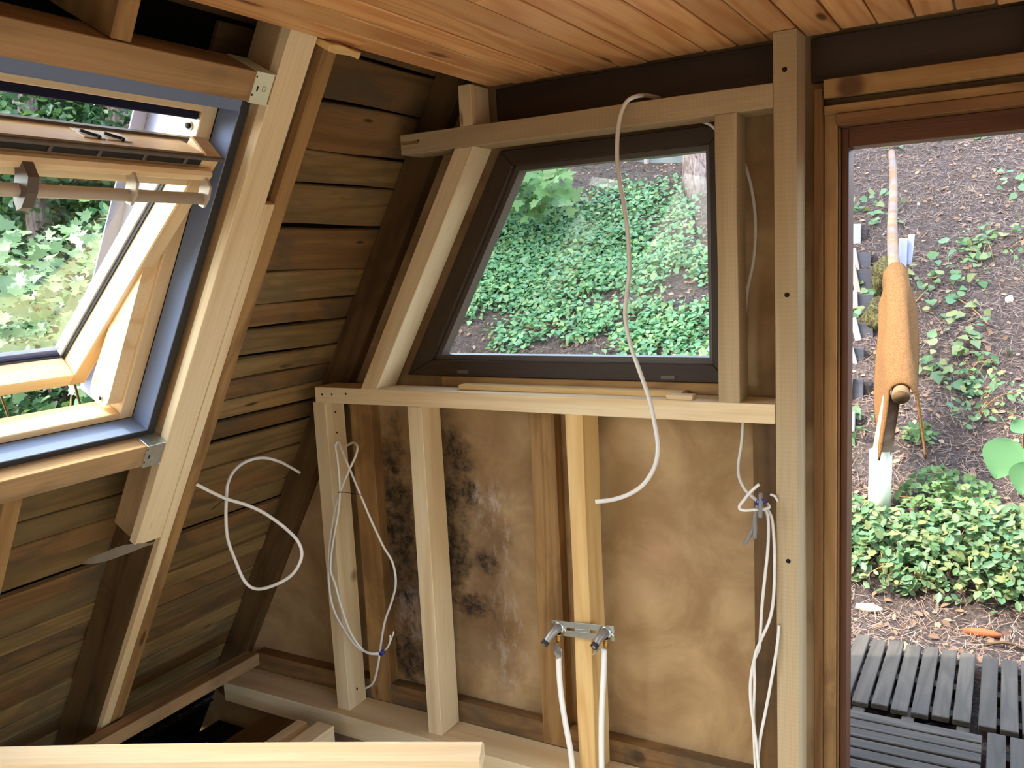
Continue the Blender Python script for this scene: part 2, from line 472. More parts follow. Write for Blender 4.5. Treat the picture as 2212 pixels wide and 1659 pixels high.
t = NT('coir_mat')
v = t.vec((1, 1, 1))
b_ = t.noise(v, 160, 5, .8, 1.)
c_ = t.noise(v, 9, 4)
base = t.mix(t.smooth(b_, .36, .64), K(100, 68, 36), K(170, 128, 82))
base = t.mix(t.math('MULTIPLY', c_, .4), base, K(136, 98, 58))
COIR = t.done(base, .95, b_, 1., .012, spec=.1)
t = NT('moss_and_root')
v = t.vec((1, 1, 1))
b_ = t.noise(v, 24, 6, .75, .8)
MOSS = t.done(t.mix(t.smooth(b_, .4, .62), K(70, 60, 44), K(126, 122, 72)), .95, b_, 1., .03, spec=.1)
# ------------------------------------------------------------------ room shell
SQ = math.sqrt(3) / 2
def xL(z, d=-1.70): return (d + .5 * z) / SQ
def xR(z, d=-1.70): return .10 - xL(z, d)
def prisms(name, polys, y0, y1, mat, parent=None):
    bm = bmesh.new()
    for pts in polys:
        a = [bm.verts.new(V(x, y0, z)) for x, z in pts]
        b = [bm.verts.new(V(x, y1, z)) for x, z in pts]
        bm.faces.new(a); bm.faces.new(b[::-1])
        for i in range(len(pts)):
            j = (i + 1) % len(pts)
            bm.faces.new((a[j], a[i], b[i], b[j]))
    bmesh.ops.recalc_face_normals(bm, faces=bm.faces)
    return from_bm(name, bm, mat, parent)
def xh(z): return (-1.385 + .5 * z) / SQ
tag(prisms('wall_gable', [
    [(xL(-2.05), -2.05), (-.45, -2.05), (-.45, -.372), (xL(-.372), -.372)],
    [(xL(-.372), -.372), (xh(-.372), -.372), (xh(.345), .345), (xL(.345), .345)],
    [(-.68, -.372), (-.45, -.372), (-.45, .345), (-.68, .345)],
    [(xL(.345), .345), (xR(.345), .345), (.05, 3.487)],
    [(.50, -1.75), (xR(-1.75), -1.75), (xR(.345), .345), (.50, .345)]], 2.464, 2.50, PANEL),
    'brown hardboard gable wall with black mould and pale streaks', 'wall', kind='structure')
tag(prisms('wall_rear', [
    [(xL(.345), .345), (xR(.345), .345), (.05, 3.487)],
    [(xL(-1.75), -1.75), (.15, -1.75), (.15, .345), (xL(.345), .345)],
    [(1.0, -1.75), (xR(-1.75), -1.75), (xR(.345), .345), (1.0, .345)]], -2.64, -2.58, PLASTER),
    'pale plastered gable wall behind the viewer with a glazed door', 'wall', kind='structure')

# left roof slope: outer skin with the roof-window hole, inner boards as parts
HY0, HY1, HS0, HS1 = .57, 1.512, -1.412, -.445
skin = bmesh.new()
def skinbox(s0, s1, y0, y1, d0=-1.765, d1=-1.722):
    q = [SL(s, d, y) for d in (d0, d1) for s in (s0, s1) for y in (y0, y1)]
    vv = [skin.verts.new(p) for p in q]
    for f in ((0, 1, 3, 2), (4, 6, 7, 5), (0, 4, 5, 1), (2, 3, 7, 6), (0, 2, 6, 4), (1, 5, 7, 3)):
        skin.faces.new([vv[i] for i in f])
KY0, KY1 = -1.95, -.10                         # unseen opening behind the viewer, added to let more daylight in
skinbox(-3.32, 3.06, -2.7, KY0); skinbox(-3.32, 3.06, KY1, HY0); skinbox(-3.32, 3.06, HY1, 2.86)
for a_, b_ in ((KY0, KY1), (HY0, HY1)):
    skinbox(-3.32, HS0, a_, b_); skinbox(HS1, 3.06, a_, b_)
bmesh.ops.recalc_face_normals(skin, faces=skin.faces)
wl = tag(from_bm('wall_left', skin, FELT), 'sloping roof of horizontal brown boards with dark gaps', 'wall', kind='structure')
seams = [-.28, -.41, -.548, -.644, -.78, -.921, -1.029, -1.113, -1.21, -1.282, -1.358, -1.443, -1.52, -1.622]
seams = [v_ * 1.0645 for v_ in seams]
while seams[-1] > -3.0: seams.append(seams[-1] - random.uniform(.08, .105))
while seams[0] < .18: seams.insert(0, seams[0] + .135)
for i in range(len(seams) - 1):
    s1, s0 = seams[i], seams[i + 1]
    g = random.choice((.005, .006, .009, .014))
    dj = random.uniform(-.008, .004)
    m_ = BOARD_DARK if (i % 5 in (0, 3) or s1 > -.35) else BOARD
    spans = [(-2.55, 2.46)]
    if s0 < -.36 and s1 > -1.36: spans = [(-2.55, KY0), (KY1, .53), (1.537, 2.46)]
    for (a, b) in spans:
        sbox('roof_board', s0 + g, s1, -1.718 + dj, -1.699 + dj, a, b, m_, wl, grain='y', bev=.003, jit=.0028)
sbox('roof_board', seams[0], 3.04, -1.718, -1.699, -2.55, 2.46, BOARD_DARK, wl, grain='y', bev=0)
# right slope (out of the picture, mirrors the left one)
bm = bmesh.new()
for z0, z1, y0, y1 in ((-2.05, -1.1, -2.7, 2.86), (-.1, 3.50, -2.7, 2.86), (-1.1, -.1, -2.7, -1.9), (-1.1, -.1, 1.5, 2.86)):  # pieces leave a long unseen opening, added to brighten the room
    q = [V(xR(z, d), y, z) for d in (-1.765, -1.70) for z in (z0, z1) for y in (y0, y1)]
    vv = [bm.verts.new(p) for p in q]
    for f in ((0, 1, 3, 2), (4, 6, 7, 5), (0, 4, 5, 1), (2, 3, 7, 6), (0, 2, 6, 4), (1, 5, 7, 3)): bm.faces.new([vv[i] for i in f])
bmesh.ops.recalc_face_normals(bm, faces=bm.faces)
tag(from_bm('wall_right', bm, PLASTER), 'opposite sloping roof side of the cabin with a long opening added for daylight', 'wall', kind='structure')

# ceiling of varnished boards running towards the gable
ce = tag(xbox('ceiling', -1.395, 1.50, -2.56, 2.40, .556, .60, FELT, bev=0), 'flat ceiling of orange varnished pine boards', 'ceiling', kind='structure')
x = -1.411
i = 0
while x < 1.48:
    wdt = .0855
    cuts = {0: [1.74], 3: [1.30], 5: [1.62], 8: [1.55], 9: [.9], 12: [1.2]}.get(i, [])
    ys = [-2.55] + cuts + [2.405 + random.uniform(-.012, .012)]
    for a, b in zip(ys, ys[1:]):
        zz = .534 + (.002 if i % 3 == 0 else 0)
        xbox('ceiling_board', x + .0026, x + wdt - .0026, a + .001, b - .001, zz, .556, CEIL, ce, grain='y', bev=.0025)
    x += wdt
    i += 1

# floor: dusty planks, open joist bay by the eaves
fl = tag(xbox('floor', -2.28, 2.80, -2.55, 2.46, -1.80, -1.722, VOID, bev=0), 'dusty bare sub-floor of worn planks', 'floor', kind='structure')
x = -2.28
while x < 2.7:
    xbox('floor_plank', x + .001, x + .139, -2.55, 2.41, -1.722, -1.70 + random.uniform(-.002, .001), DUST if x < -1.75 else FLOORP, fl, grain='y', bev=.003)
    x += .14
tag(xbox('trim_1', -2.478, -2.30, .2, 2.41, -1.90, -1.70, OLD_DARK, grain='y', bev=.003), 'dark floor joist at the edge of the open eaves', 'joist', kind='structure')
tag(xbox('trim_2', -3.0, -2.482, -2.55, 2.46, -2.05, -1.95, VOID, bev=0), 'black earth under the open floor bay', 'earth', kind='structure')

# ------------------------------------------------------------------ trapezoid gable window
w1 = tag(empty('window_1', V(-1.2, 2.46, -.37)), 'dark framed trapezoid window looking onto the ivy bank', 'window', kind='structure')
GD = -1.306                                    # slope offset of the slanted glass edge
def xd(z, d): return (d + .5 * z) / SQ
zb, zt, xr = -.302, .281, -.748
OB, OT, ORX, OD = -.372, .345, -.68, -1.385
ib, it_, ixr, idd = zb - .018, zt + .016, xr + .016, GD - .016
prism('frame_rail', [(xd(OB, OD), OB), (ORX, OB), (ixr, ib), (xd(ib, idd), ib)], 2.428, 2.505, DARKWD, w1, .002)
prism('frame_rail', [(xd(it_, idd), it_), (ixr, it_), (ORX, OT), (xd(OT, OD), OT)], 2.428, 2.505, DARKWD, w1, .002)
prism('frame_stile', [(xd(OB, OD), OB), (xd(ib, idd), ib), (xd(it_, idd), it_), (xd(OT, OD), OT)], 2.428, 2.505, DARKWD, w1, .002, axis=(.5, SQ))
prism('frame_stile', [(ixr, ib), (ORX, OB), (ORX, OT), (ixr, it_)], 2.428, 2.505, DARKWD, w1, .002, axis=(0, 1))
BEAD = wood('glazing_bead', K(92, 82, 72), K(70, 62, 54), K(40, 34, 30), rings=3, knots=0, rough=.4, var=.02, spec=.5)
prism('glazing_bead', [(xd(ib, idd), ib), (ixr, ib), (xr, zb), (xd(zb, GD), zb)], 2.452, 2.50, BEAD, w1)
prism('glazing_bead', [(xd(zt, GD), zt), (xr, zt), (ixr, it_), (xd(it_, idd), it_)], 2.452, 2.50, BEAD, w1)
prism('glazing_bead', [(xd(ib, idd), ib), (xd(zb, GD), zb), (xd(zt, GD), zt), (xd(it_, idd), it_)], 2.452, 2.50, BEAD, w1, axis=(.5, SQ))
prism('glazing_bead', [(xr, zb), (ixr, ib), (ixr, it_), (xr, zt)], 2.452, 2.50, BEAD, w1, axis=(0, 1))
prism('pane', [(xd(zb, GD) - .004, zb - .004), (xr + .004, zb - .004), (xr + .004, zt + .004), (xd(zt, GD) - .004, zt + .004)], 2.484, 2.488, GLASS, w1)
for px in (1000, 1443):
    p = at(px, 803 if px < 1200 else 815, 2.427) - Vector((0, 0, EYE))
    xbox('hinge_plate', p.x - .022, p.x + .022, 2.4245, 2.429, p.z - .006, p.z + .006, PROFILE, w1, bev=.001)
xbox('sill_board', -1.66, -.66, 2.412, 2.428, -.404, -.372, OLD, w1, bev=.001)

# ------------------------------------------------------------------ door opening
d1 = tag(empty('door_1', V(.03, 2.46, -1.68)), 'open doorway with stepped brown timber frame', 'door', kind='structure')
xbox('jamb_strip', -.449, -.4275, 2.405, 2.50, -1.68, .40, DOORWD, d1, 'z')
xbox('jamb_strip', -.427, -.3945, 2.425, 2.52, -1.68, .356, OLD, d1, 'z')
xbox('jamb_edge', -.394, -.389, 2.435, 2.52, -1.68, .30, DOORWD, d1, 'z', bev=.001)
xbox('jamb', -.3885, -.371, 2.452, 2.54, -1.68, .30, DOORRED, d1, 'z', bev=.002)
xbox('jamb', .462, .50, 2.41, 2.54, -1.68, .40, DOORRED, d1, 'z')
xbox('head_beam', -.425, .60, 2.400, 2.462, .374, .4195, OLD, d1)
xbox('head_strip', -.425, .50, 2.430, 2.462, .357, .373, OLD_DARK, d1)
xbox('head_beam', -.425, .46, 2.410, 2.47, .333, .356, OLD, d1)
xbox('head_beam', -.394, .46, 2.405, 2.50, .303, .332, DOORWD, d1)
xbox('head_jamb', -.371, .46, 2.452, 2.54, .252, .3025, DOORRED, d1)
xbox('threshold', -.371, .462, 2.43, 2.54, -1.70, -1.66, OLD_DARK, d1)

# dark boards over window and door, their tone standing in for shade under the ceiling
tag(xbox('head_shade_board', -1.405, -.53, 2.43, 2.462, .405, .533, DARKWD), 'dark board painting the shade above the trapezoid window header', 'board')
tag(xbox('head_shade_board', -.462, 1.0, 2.44, 2.462, .422, .533, DARKWD), 'dark board painting the shade above the open doorway', 'board')
tag(xbox('lintel_strip', -1.40, -.76, 2.412, 2.428, .405, .424, OLD), 'thin brown strip along the bottom of the dark board over the window', 'strip')

# ------------------------------------------------------------------ new gable framing
ST = 'new gable framing timbers'
def hole(parent, px, py, y, r=.004):
    c = at(px, py, y)
    return tube('screw_hole', [c + Vector((0, -.0008, 0)), c + Vector((0, .004, 0))], r, HOLE, parent, 10)
sill = tag(xbox('sill_beam', -2.13, -.528, 2.30, 2.41, -.459, -.405, PINE, jit=.0012), 'pale sawn sill beam running below the trapezoid window', 'beam', ST)
for p in ((696, 852), (717, 852), (747, 851)): hole(sill, p[0], p[1], 2.30)
hdr = tag(xbox('header_beam', -1.688, -.528, 2.30, 2.412, .352, .412, PINE_SAWN, jit=.0012), 'pale sawn header beam above the trapezoid window', 'beam', ST)
c = at(886, 309, 2.2995)
xbox('groove', c.x - .035, c.x + .03, 2.299, 2.301, c.z - EYE - .004, c.z - EYE + .004, OLD, hdr, bev=0)
hole(hdr, 903, 304, 2.30); hole(hdr, 888, 309, 2.30)
post = tag(xbox('post', -.527, -.469, 2.30, 2.40, -1.70, .533, PINE_SAWN, grain='z', jit=.0008), 'full height rough sawn post between window and doorway', 'post', ST)
for p in ((1695, 150), (1700, 637), (1703, 1212)): hole(post, p[0], p[1], 2.30, .0065)
ws = tag(xbox('window_stud', -.677, -.621, 2.30, 2.385, -.405, .352, PINE_SAWN, grain='z', jit=.0012), 'short rough stud at the right edge of the trapezoid window', 'stud', ST)
tag(prism('slanted_stud', [(xd(-.405, -1.462), -.405), (xd(-.405, -1.402), -.405), (xd(.352, -1.402), .352), (xd(.352, -1.462), .352)], 2.30, 2.41, PINE, None, .002, (.5, SQ)), 'slanted stud leaning along the left edge of the trapezoid window', 'stud', ST)
tag(xbox('cripple_stud', -1.461, -1.416, 2.30, 2.405, .412, .533, PINE, grain='z'), 'very short stud between window header and ceiling', 'stud', ST)
s1 = tag(xbox('wall_stud', -2.145, -2.087, 2.30, 2.40, -1.62, -.459, PINE, grain='z', jit=.001), 'new pale stud below the left end of the sill beam, cable loop on it', 'stud', ST)
for p in ((721, 890), (735, 935), (755, 1485), (766, 1486)):
    b = at(p[0], p[1], 2.35); b.x = -2.087
    tube('screw_hole', [b + Vector((-.003, 0, 0)), b + Vector((.0008, 0, 0))], .004, HOLE, s1, 8)
s2 = tag(xbox('wall_stud', -1.730, -1.672, 2.30, 2.41, -1.62, -.459, PINE, grain='z', jit=.001), 'new pale stud standing alone in front of the mouldy panel', 'stud', ST)
s4 = tag(xbox('wall_stud', -1.144, -1.088, 2.30, 2.409, -1.62, -.459, PINE_WARM, grain='z', jit=.0015), 'new yellow stud behind the water pipe bracket', 'stud', ST)
tag(xbox('sole_plate', -2.715, -.528, 2.265, 2.412, -1.70, -1.62, PINE, jit=.0015), 'new pale sole plate on the floor under the gable studs', 'plate', ST)
OS = 'old gable studs'
tag(xbox('old_stud', -2.073, -1.978, 2.414, 2.4635, -1.62, -.455, OLD, grain='z', jit=.0012), 'old brown stud just right of the cable loop stud', 'stud', OS)
tag(xbox('old_stud', -1.334, -1.241, 2.414, 2.4635, -1.62, -.455, OLD, grain='z', jit=.0012), 'old brown stud left of the water pipe bracket stud', 'stud', OS)
tag(xbox('old_stud', -.62, -.535, 2.43, 2.4635, -1.62, -.455, OLD_DARK, grain='z'), 'old dark stud behind the hanging cables by the post', 'stud', OS)
tag(xbox('old_stud', .015, .09, 2.40, 2.4395, .42, .533, OLD, grain='z'), 'old stud end above the doorway at the right picture edge', 'stud', OS)
tag(xbox('latch_block', -.672, -.652, 2.446, 2.4635, -.24, -.155, BLACK, grain='z', bev=.002), 'small black block on the panel beside the short window stud', 'block')
tag(xbox('old_sole_plate', -2.68, -.45, 2.4145, 2.4635, -1.70, -1.547, BOARD_DARK, jit=.003), 'dirty old ledge at the foot of the hardboard panel', 'plate')
tag(xbox('batten', -1.556, -.80, 2.352, 2.405, -.405, -.389, PINE_WARM), 'thin brown batten lying on the window sill beam', 'batten')
tag(xbox('wood_offcut', -.832, -.756, 2.312, 2.348, -.405, -.391, PINE), 'small wood offcut lying at the right end of the sill beam', 'offcut')

# ------------------------------------------------------------------ rafters on the left slope
RF = 'rafters of the left roof slope'
def s_at(px, py, d):
    r = ray(px, py); return (r * (d / r.dot(N))).dot(U)
tag(sbox('rafter', -1.737, -.236, -1.524, -1.495, 1.545, 1.633, PINE, jit=.001), 'wide new pale facing plank right of the roof window, cut off at its foot', 'rafter', RF)
tag(sbox('rafter', -2.86, -.15, -1.597, -1.516, 1.634, 1.6665, OLD_DARK), 'old grey rafter squeezed between the new rafter and the brown one', 'rafter', RF)
tag(sbox('rafter', -2.98, .1, -1.697, -1.598, 1.655, 1.711, OLD_DARK), 'old dark rafter hidden behind the new and brown ones', 'rafter', RF)
tag(sbox('rafter', -1.725, -.15, -1.60, -1.5245, 1.546, 1.633, PINE_GREY), 'weathered grey rafter under the pale facing plank beside the roof window', 'rafter', RF)
tag(sbox('furring_strip', -2.80, s_at(575, 441, -1.495), -1.5155, -1.494, 1.634, 1.6665, PINE), 'long pale furring strip nailed on the old rafter', 'strip')
tag(sbox('rafter', -2.86, -.245, -1.597, -1.495, 1.667, 1.712, OLD, jit=.002), 'rough brown rafter with splintered edge right of the furring strip', 'rafter', RF)
tag(sbox('rafter', -3.0, .2, -1.698, -1.592, 2.4135, 2.4625, OLD_DARK, jit=.001), 'dark old rafter in the corner against the gable wall', 'rafter', RF)
tag(sbox('rafter', -2.95, .2, -1.697, -1.495, .46, .545, PINE), 'new rafter at the far side of the roof window, out of sight', 'rafter', RF)
tag(sbox('rafter', -.347, .2, -1.697, -1.50, 1.12, 1.165, OLD), 'short brown jack rafter above the upper trimmer', 'rafter', RF)
tag(sbox('rafter', -2.95, -1.438, -1.697, -1.50, 1.116, 1.162, OLD), 'brown jack rafter below the lower trimmer at the picture edge', 'rafter', RF)
sbx = tag(sbox('splintered_batten', -.258, -.240, -1.53, -1.46, 1.64, 1.755, PINE_WARM, grain='y', jit=.002), 'broken batten end jammed under the ceiling edge above the rafters', 'batten')
tag(sbox('trimmer', -.416, -.348, -1.597, -1.495, .545, 1.5445, PINE_GREY, grain='y', jit=.001), 'weathered trimmer beam above the roof window', 'beam')
tag(sbox('trimmer', -1.437, -1.370, -1.597, -1.495, .545, 1.5445, PINE_GREY, grain='y', jit=.001), 'weathered trimmer beam below the roof window', 'beam')
def hanger(label, s0, s1, mat, mark):
    h = empty('joist_hanger', SL(s0, -1.495, 1.51))
    tag(h, label, 'bracket', 'joist hangers at the roof window trimmers')
    sbox('face_plate', s0 - .002, s1 + .002, -1.4948, -1.4922, 1.484, 1.537, mat, h, bev=.0006)
    sbox('top_plate', s1 + .0002, s1 + .0026, -1.597, -1.4922, 1.484, 1.544, mat, h, bev=.0006)
    sbox('bottom_plate', s0 - .0026, s0 - .0002, -1.597, -1.4922, 1.484, 1.544, mat, h, bev=.0006)
    sbox('slot', s0 + .026, s0 + .038, -1.4923, -1.4915, 1.4945, 1.4985, HOLE, h, bev=.0006)
    for q in (s0 + .014, s1 - .012):
        sbox('notch', q, q + .005, -1.4923, -1.4914, 1.4842, 1.4875, HOLE, h, bev=0)
    if mark:
        sm = (s0 + s1) / 2
        for a, b, c, d_ in ((sm - .006, sm - .0052, 1.511, 1.521), (sm + .0052, sm + .006, 1.511, 1.521), (sm - .006, sm + .006, 1.511, 1.5118), (sm - .006, sm + .006, 1.5202, 1.521)):
            sbox('stamp', a, b, -1.4923, -1.4918, c, d_, PROFILE, h, bev=0)
hanger('shiny pale joist hanger at the end of the upper trimmer', -.416, -.348, STEEL_W, True)
hanger('grey joist hanger at the end of the lower trimmer', -1.437, -1.370, STEEL, False)
sp = tag(empty('plastic_shred', at(260, 1190, 1.5)), 'translucent shred of foil hanging below the cut rafter foot', 'foil')
bm = bmesh.new()
pts = spline([at(185, 1213, 1.50), at(225, 1203, 1.52), at(262, 1190, 1.535), at(300, 1180, 1.55), at(336, 1172, 1.56)], 6)
prev = None
for i, p in enumerate(pts):
    f = math.sin(math.pi * min(1, i / len(pts) * 1.1 + .05)) * .012 + .003
    cur = (bm.verts.new(p + Vector((0, 0, f))), bm.verts.new(p - Vector((0, .012, f))))
    if prev: bm.faces.new((prev[0], cur[0], cur[1], prev[1]))
    prev = cur
bmesh.ops.solidify(bm, geom=bm.faces[:], thickness=.001)
from_bm('foil_strip', bm, SHRED, sp)

tag(bar('eave_batten', V(-2.515, 1.30, -1.472), V(-2.515, 2.255, -1.472), Vector((1, 0, 0)), .062, .045, PINE_GREY), 'loose grey batten lying across the rafter feet', 'batten')

# ------------------------------------------------------------------ roof window (centre pivot)
w2 = tag(empty('window_2', SL(-1.352, -1.60, 1.04)), 'tilted open roof window with pine sash and grey lining', 'window', kind='structure')
F0, F1 = -1.72, -1.604
sbox('lining', -1.378, -.42, -1.545, -1.540, 1.512, 1.538, DGREY, w2, bev=.001)
sbox('lining', -1.352, -.45, -1.604, -1.540, 1.5105, 1.514, LINING, w2, bev=.001)
sbox('lining', -1.378, -1.352, -1.545, -1.540, .57, 1.512, DGREY, w2, 'y', bev=.001)
sbox('lining', -1.354, -1.3505, -1.604, -1.540, .57, 1.5105, LINING, w2, 'y', bev=.001)
sbox('lining', -.455, -.42, -1.545, -1.540, .57, 1.512, LINING, w2, 'y', bev=.001)
sbox('lining', -.456, -.4525, -1.604, -1.540, .57, 1.5105, LINING, w2, 'y', bev=.001)
sbox('lining', -1.352, -.45, -1.604, -1.540, .568, .572, LINING, w2, bev=.001)
sbox('frame_jamb', -1.350, -.456, F0, F1, 1.468, 1.5100, LAM, w2, bev=.002)
sbox('frame_jamb', -1.350, -.456, F0, F1, .572, .614, LAM, w2, bev=.002)
sbox('frame_rail', -1.350, -1.330, -1.676, F1, .615, 1.4675, LAM, w2, 'y', bev=.002)
sbox('frame_rail', -.490, -.456, F0, F1, .615, 1.4675, LAM, w2, 'y', bev=.002)
sbox('gasket_brush', -.512, -.4905, -1.625, -1.610, .615, 1.4675, NAVY, w2, 'y', bev=.003)
# lower stop piece with a rounded foot
bm = bmesh.new()
prof = [(-.80, -1.612), (-1.26, -1.612)] + [(-1.29 + .03 * math.cos(a) * -1 * 0 - .03 * math.sin(a) * .9, -1.650 + .038 * math.cos(a)) for a in np.linspace(.0, math.pi, 8)] + [(-1.26, -1.689), (-.80, -1.655)]
a = [bm.verts.new(SL(s, d, 1.4265)) for s, d in prof]; b = [bm.verts.new(SL(s, d, 1.4675)) for s, d in prof]
bm.faces.new(a); bm.faces.new(b[::-1])
for i in range(len(prof)):
    j = (i + 1) % len(prof); bm.faces.new((a[j], a[i], b[i], b[j]))
bmesh.ops.recalc_face_normals(bm, faces=bm.faces)
from_bm('frame_stop', bm, LAM, w2)
def disc(name, c, axis, r, h, mat, parent):
    return tube(name, [c, c + axis * h], r, mat, parent, 14)
disc('screw_cap', SL(-.535, -1.632, 1.4685), Vector((0, -1, 0)), .011, .003, STEEL, w2)
disc('screw_socket', SL(-.535, -1.632, 1.4660), Vector((0, -1, 0)), .007, .0065, HOLE, w2)
disc('screw_cap', SL(-1.295, -1.64, 1.4270), Vector((0, -1, 0)), .008, .003, STEEL, w2)
disc('screw_socket', SL(-1.295, -1.64, 1.4250), Vector((0, -1, 0)), .005, .0025, HOLE, w2)
# outer metal cladding
sbox('cladding', -1.40, -.42, -1.835, -1.766, 1.515, 1.545, CLAD, w2, bev=.002)
sbox('cladding', -1.37, -.46, -1.84, -1.835, 1.475, 1.545, CLAD, w2, bev=.001)
sbox('cladding', -.44, -.38, -1.86, -1.766, .53, 1.56, CLAD, w2, 'y', bev=.002)
# sash, turned 18 degrees about the middle
CS, SS = math.cos(math.radians(18.1)), math.sin(math.radians(18.1))
TT = U * CS + N * SS
MM = N * CS - U * SS
SC = SL(-.93, -1.6235, 0)
def sash(name, t0, t1, m0, m1, y0, y1, mat, grain='y', parent=None, **k):
    c = SC + TT * ((t0 + t1) / 2) + MM * ((m0 + m1) / 2) + Vector((0, (y0 + y1) / 2, 0))
    if grain == 't':
        h = TT * ((t1 - t0) / 2); return bar(name, c - h, c + h, Vector((0, 1, 0)), y1 - y0, m1 - m0, mat, parent or w2, **k)
    h = Vector((0, (y1 - y0) / 2, 0)); return bar(name, c - h, c + h, TT, t1 - t0, m1 - m0, mat, parent or w2, **k)
SY0, SY1 = .620, 1.461
sash('sash_stile', -.415, .395, -.066, 0, SY1 - .046, SY1, LAM, 't', bev=.003)
sash('sash_stile', -.415, .395, -.066, 0, SY0, SY0 + .046, LAM, 't', bev=.003)
sash('sash_rail', -.415, -.372, -.066, 0, SY0 + .0465, SY1 - .0465, LAM, 'y', bev=.003)
def sprism(name, prof, y0, y1, mat, parent=None):
    m = frame_m(SC + Vector((0, y0, 0)), Vector((0, 1, 0)), TT)
    mi = m.inverted()
    bm = bmesh.new()
    a = [bm.verts.new(mi @ (SC + TT * q + MM * r + Vector((0, y0, 0)))) for q, r in prof]
    b = [bm.verts.new(mi @ (SC + TT * q + MM * r + Vector((0, y1, 0)))) for q, r in prof]
    bm.faces.new(a); bm.faces.new(b[::-1])
    for i in range(len(prof)):
        j = (i + 1) % len(prof); bm.faces.new((a[j], a[i], b[i], b[j]))
    bmesh.ops.recalc_face_normals(bm, faces=bm.faces)
    return from_bm(name, bm, mat, parent or w2, m)
sprism('sash_rail', [(.300, -.095), (.360, -.098), (.394, -.006), (.300, -.004)], SY0 + .0465, SY1 - .0465, LAM)
sash('spacer_bar', -.372, .300, -.086, -.070, SY1 - .0545, SY1 - .0465, PIPE, 't', bev=.001)
sash('gasket', -.372, .300, -.068, -.058, SY1 - .0495, SY1 - .0462, BLACK, 't', bev=.001)
sash('spacer_bar', -.372, -.366, -.086, -.070, SY0 + .0465, SY1 - .0465, NAVY, 'y', bev=.001)
sash('pane', -.374, .302, -.078, -.074, SY0 + .044, SY1 - .044, GLASS2, 'y', bev=0)
sash('sash_cladding', -.425, .36, -.105, -.090, SY1 - .05, SY1 + .004, CLAD, 't', bev=.002)
sash('sash_cladding', -.430, -.372, -.105, -.090, SY0, SY1, CLAD, 'y', bev=.002)
# vent flap, dark filter, batten, handle
sprism('vent_profile', [(.358, -.101), (.364, -.103), (.369, -.090), (.364, -.088)], SY0 + .01, SY1 - .004, PROFILE)
sash('vent_lip', .388, .398, .0045, .012, SY0 + .01, SY1 + .002, PROFILE, 'y', bev=.002)
vf = sash('vent_filter', .366, .392, -.003, .0025, SY0 + .05, SY1 - .05, BLACK, 'y', bev=.002)
for k in range(5):
    y = SY1 - .10 - k * .105
    sash('filter_rib', .367, .391, .0026, .005, y, y + .008, PROFILE, 'y', parent=vf, bev=.001)
cb = sash('control_batten', .334, .362, -.003, .022, SY0 + .02, SY1 - .014, LAM, 'y', bev=.008)
hb = tube('handle_bar', [SC + TT * .302 + MM * .040 + Vector((0, y, 0)) for y in (SY0 + .03, 1.0, SY1 - .028)], .0135, ALU, w2, 14)
for y, wd in ((SY1 - .034, .006), (1.235, .007), (1.005, .022), (.80, .007)):
    bm = bmesh.new()
    pr = [(.352, .018), (.342, .046), (.318, .058), (.292, .060), (.286, .046), (.300, .030), (.322, .020), (.334, .008)]
    if wd > .01: pr = [(.356, .02), (.346, .052), (.318, .066), (.285, .070), (.270, .062), (.286, .034), (.320, .020), (.338, .006)]
    a = [bm.verts.new(SC + TT * q + MM * r + Vector((0, y - wd / 2, 0))) for q, r in pr]
    b = [bm.verts.new(SC + TT * q + MM * r + Vector((0, y + wd / 2, 0))) for q, r in pr]
    bm.faces.new(a); bm.faces.new(b[::-1])
    for i in range(len(pr)):
        j = (i + 1) % len(pr); bm.faces.new((a[j], a[i], b[i], b[j]))
    bmesh.ops.recalc_face_normals(bm, faces=bm.faces)
    from_bm('handle_bracket', bm, PROFILE if wd > .01 else ALU, hb)
# latch plates on the slanted top of the sash
def topf(r): return .394 + (r + .006) * (.034 / .092)
for y0, y1 in ((1.135, 1.183), (1.187, 1.245)):
    sprism('latch_plate', [(topf(-.075) + .0006, -.075), (topf(-.03) + .0006, -.03), (topf(-.03) + .0022, -.03), (topf(-.075) + .0022, -.075)], y0, y1, WHITEPL)
for y in (1.16, 1.215):
    tube('latch_hook', spline([SC + TT * (topf(q) + .004) + MM * q + Vector((0, y + dy, 0)) for q, dy in ((-.06, -.014), (-.045, .0), (-.036, .012), (-.03, .006))], 6), .0035, BLACK, w2, 8)
# ------------------------------------------------------------------ cables and pipes
def ztie(parent, p, tail):
    c = at(*p)
    bm = bmesh.new()
    ring = [c + (RIGHT * math.cos(a) + FWD * math.sin(a)) * .007 + DOWN * (.002 * math.sin(2 * a)) for a in np.linspace(0, 2 * math.pi, 13)]
    tube_bm(bm, ring, .0012, 6)
    tube_bm(bm, [c, (c + at(*tail)) / 2 + Vector((0, 0, .002)), at(*tail)], .0011, 6)
    return from_bm('cable_tie', bm, BLACK, parent)
lc = tag(empty('cable', at(430, 1050, 1.72)), 'white cable looped in a figure of eight beside the brown rafter', 'cable', 'loose electric cables')
cable('cable_sheath', [(424, 1046, 1.70), (455, 1062, 1.73), (490, 1078, 1.76), (530, 1090, 1.80), (570, 1108, 1.84), (615, 1140, 1.87), (645, 1172, 1.88), (651, 1205, 1.88), (630, 1242, 1.87), (590, 1265, 1.85), (553, 1272, 1.83), (528, 1255, 1.81), (508, 1210, 1.80), (492, 1165, 1.79), (488, 1120, 1.79), (489, 1076, 1.79), (492, 1045, 1.81), (505, 1018, 1.85), (530, 998, 1.92), (566, 989, 2.0), (600, 996, 2.08), (625, 1008, 2.15), (647, 1021, 2.22)], .0050, CABLE, lc)
ztie(lc, (489, 1077, 1.775), (457, 1101, 1.775))
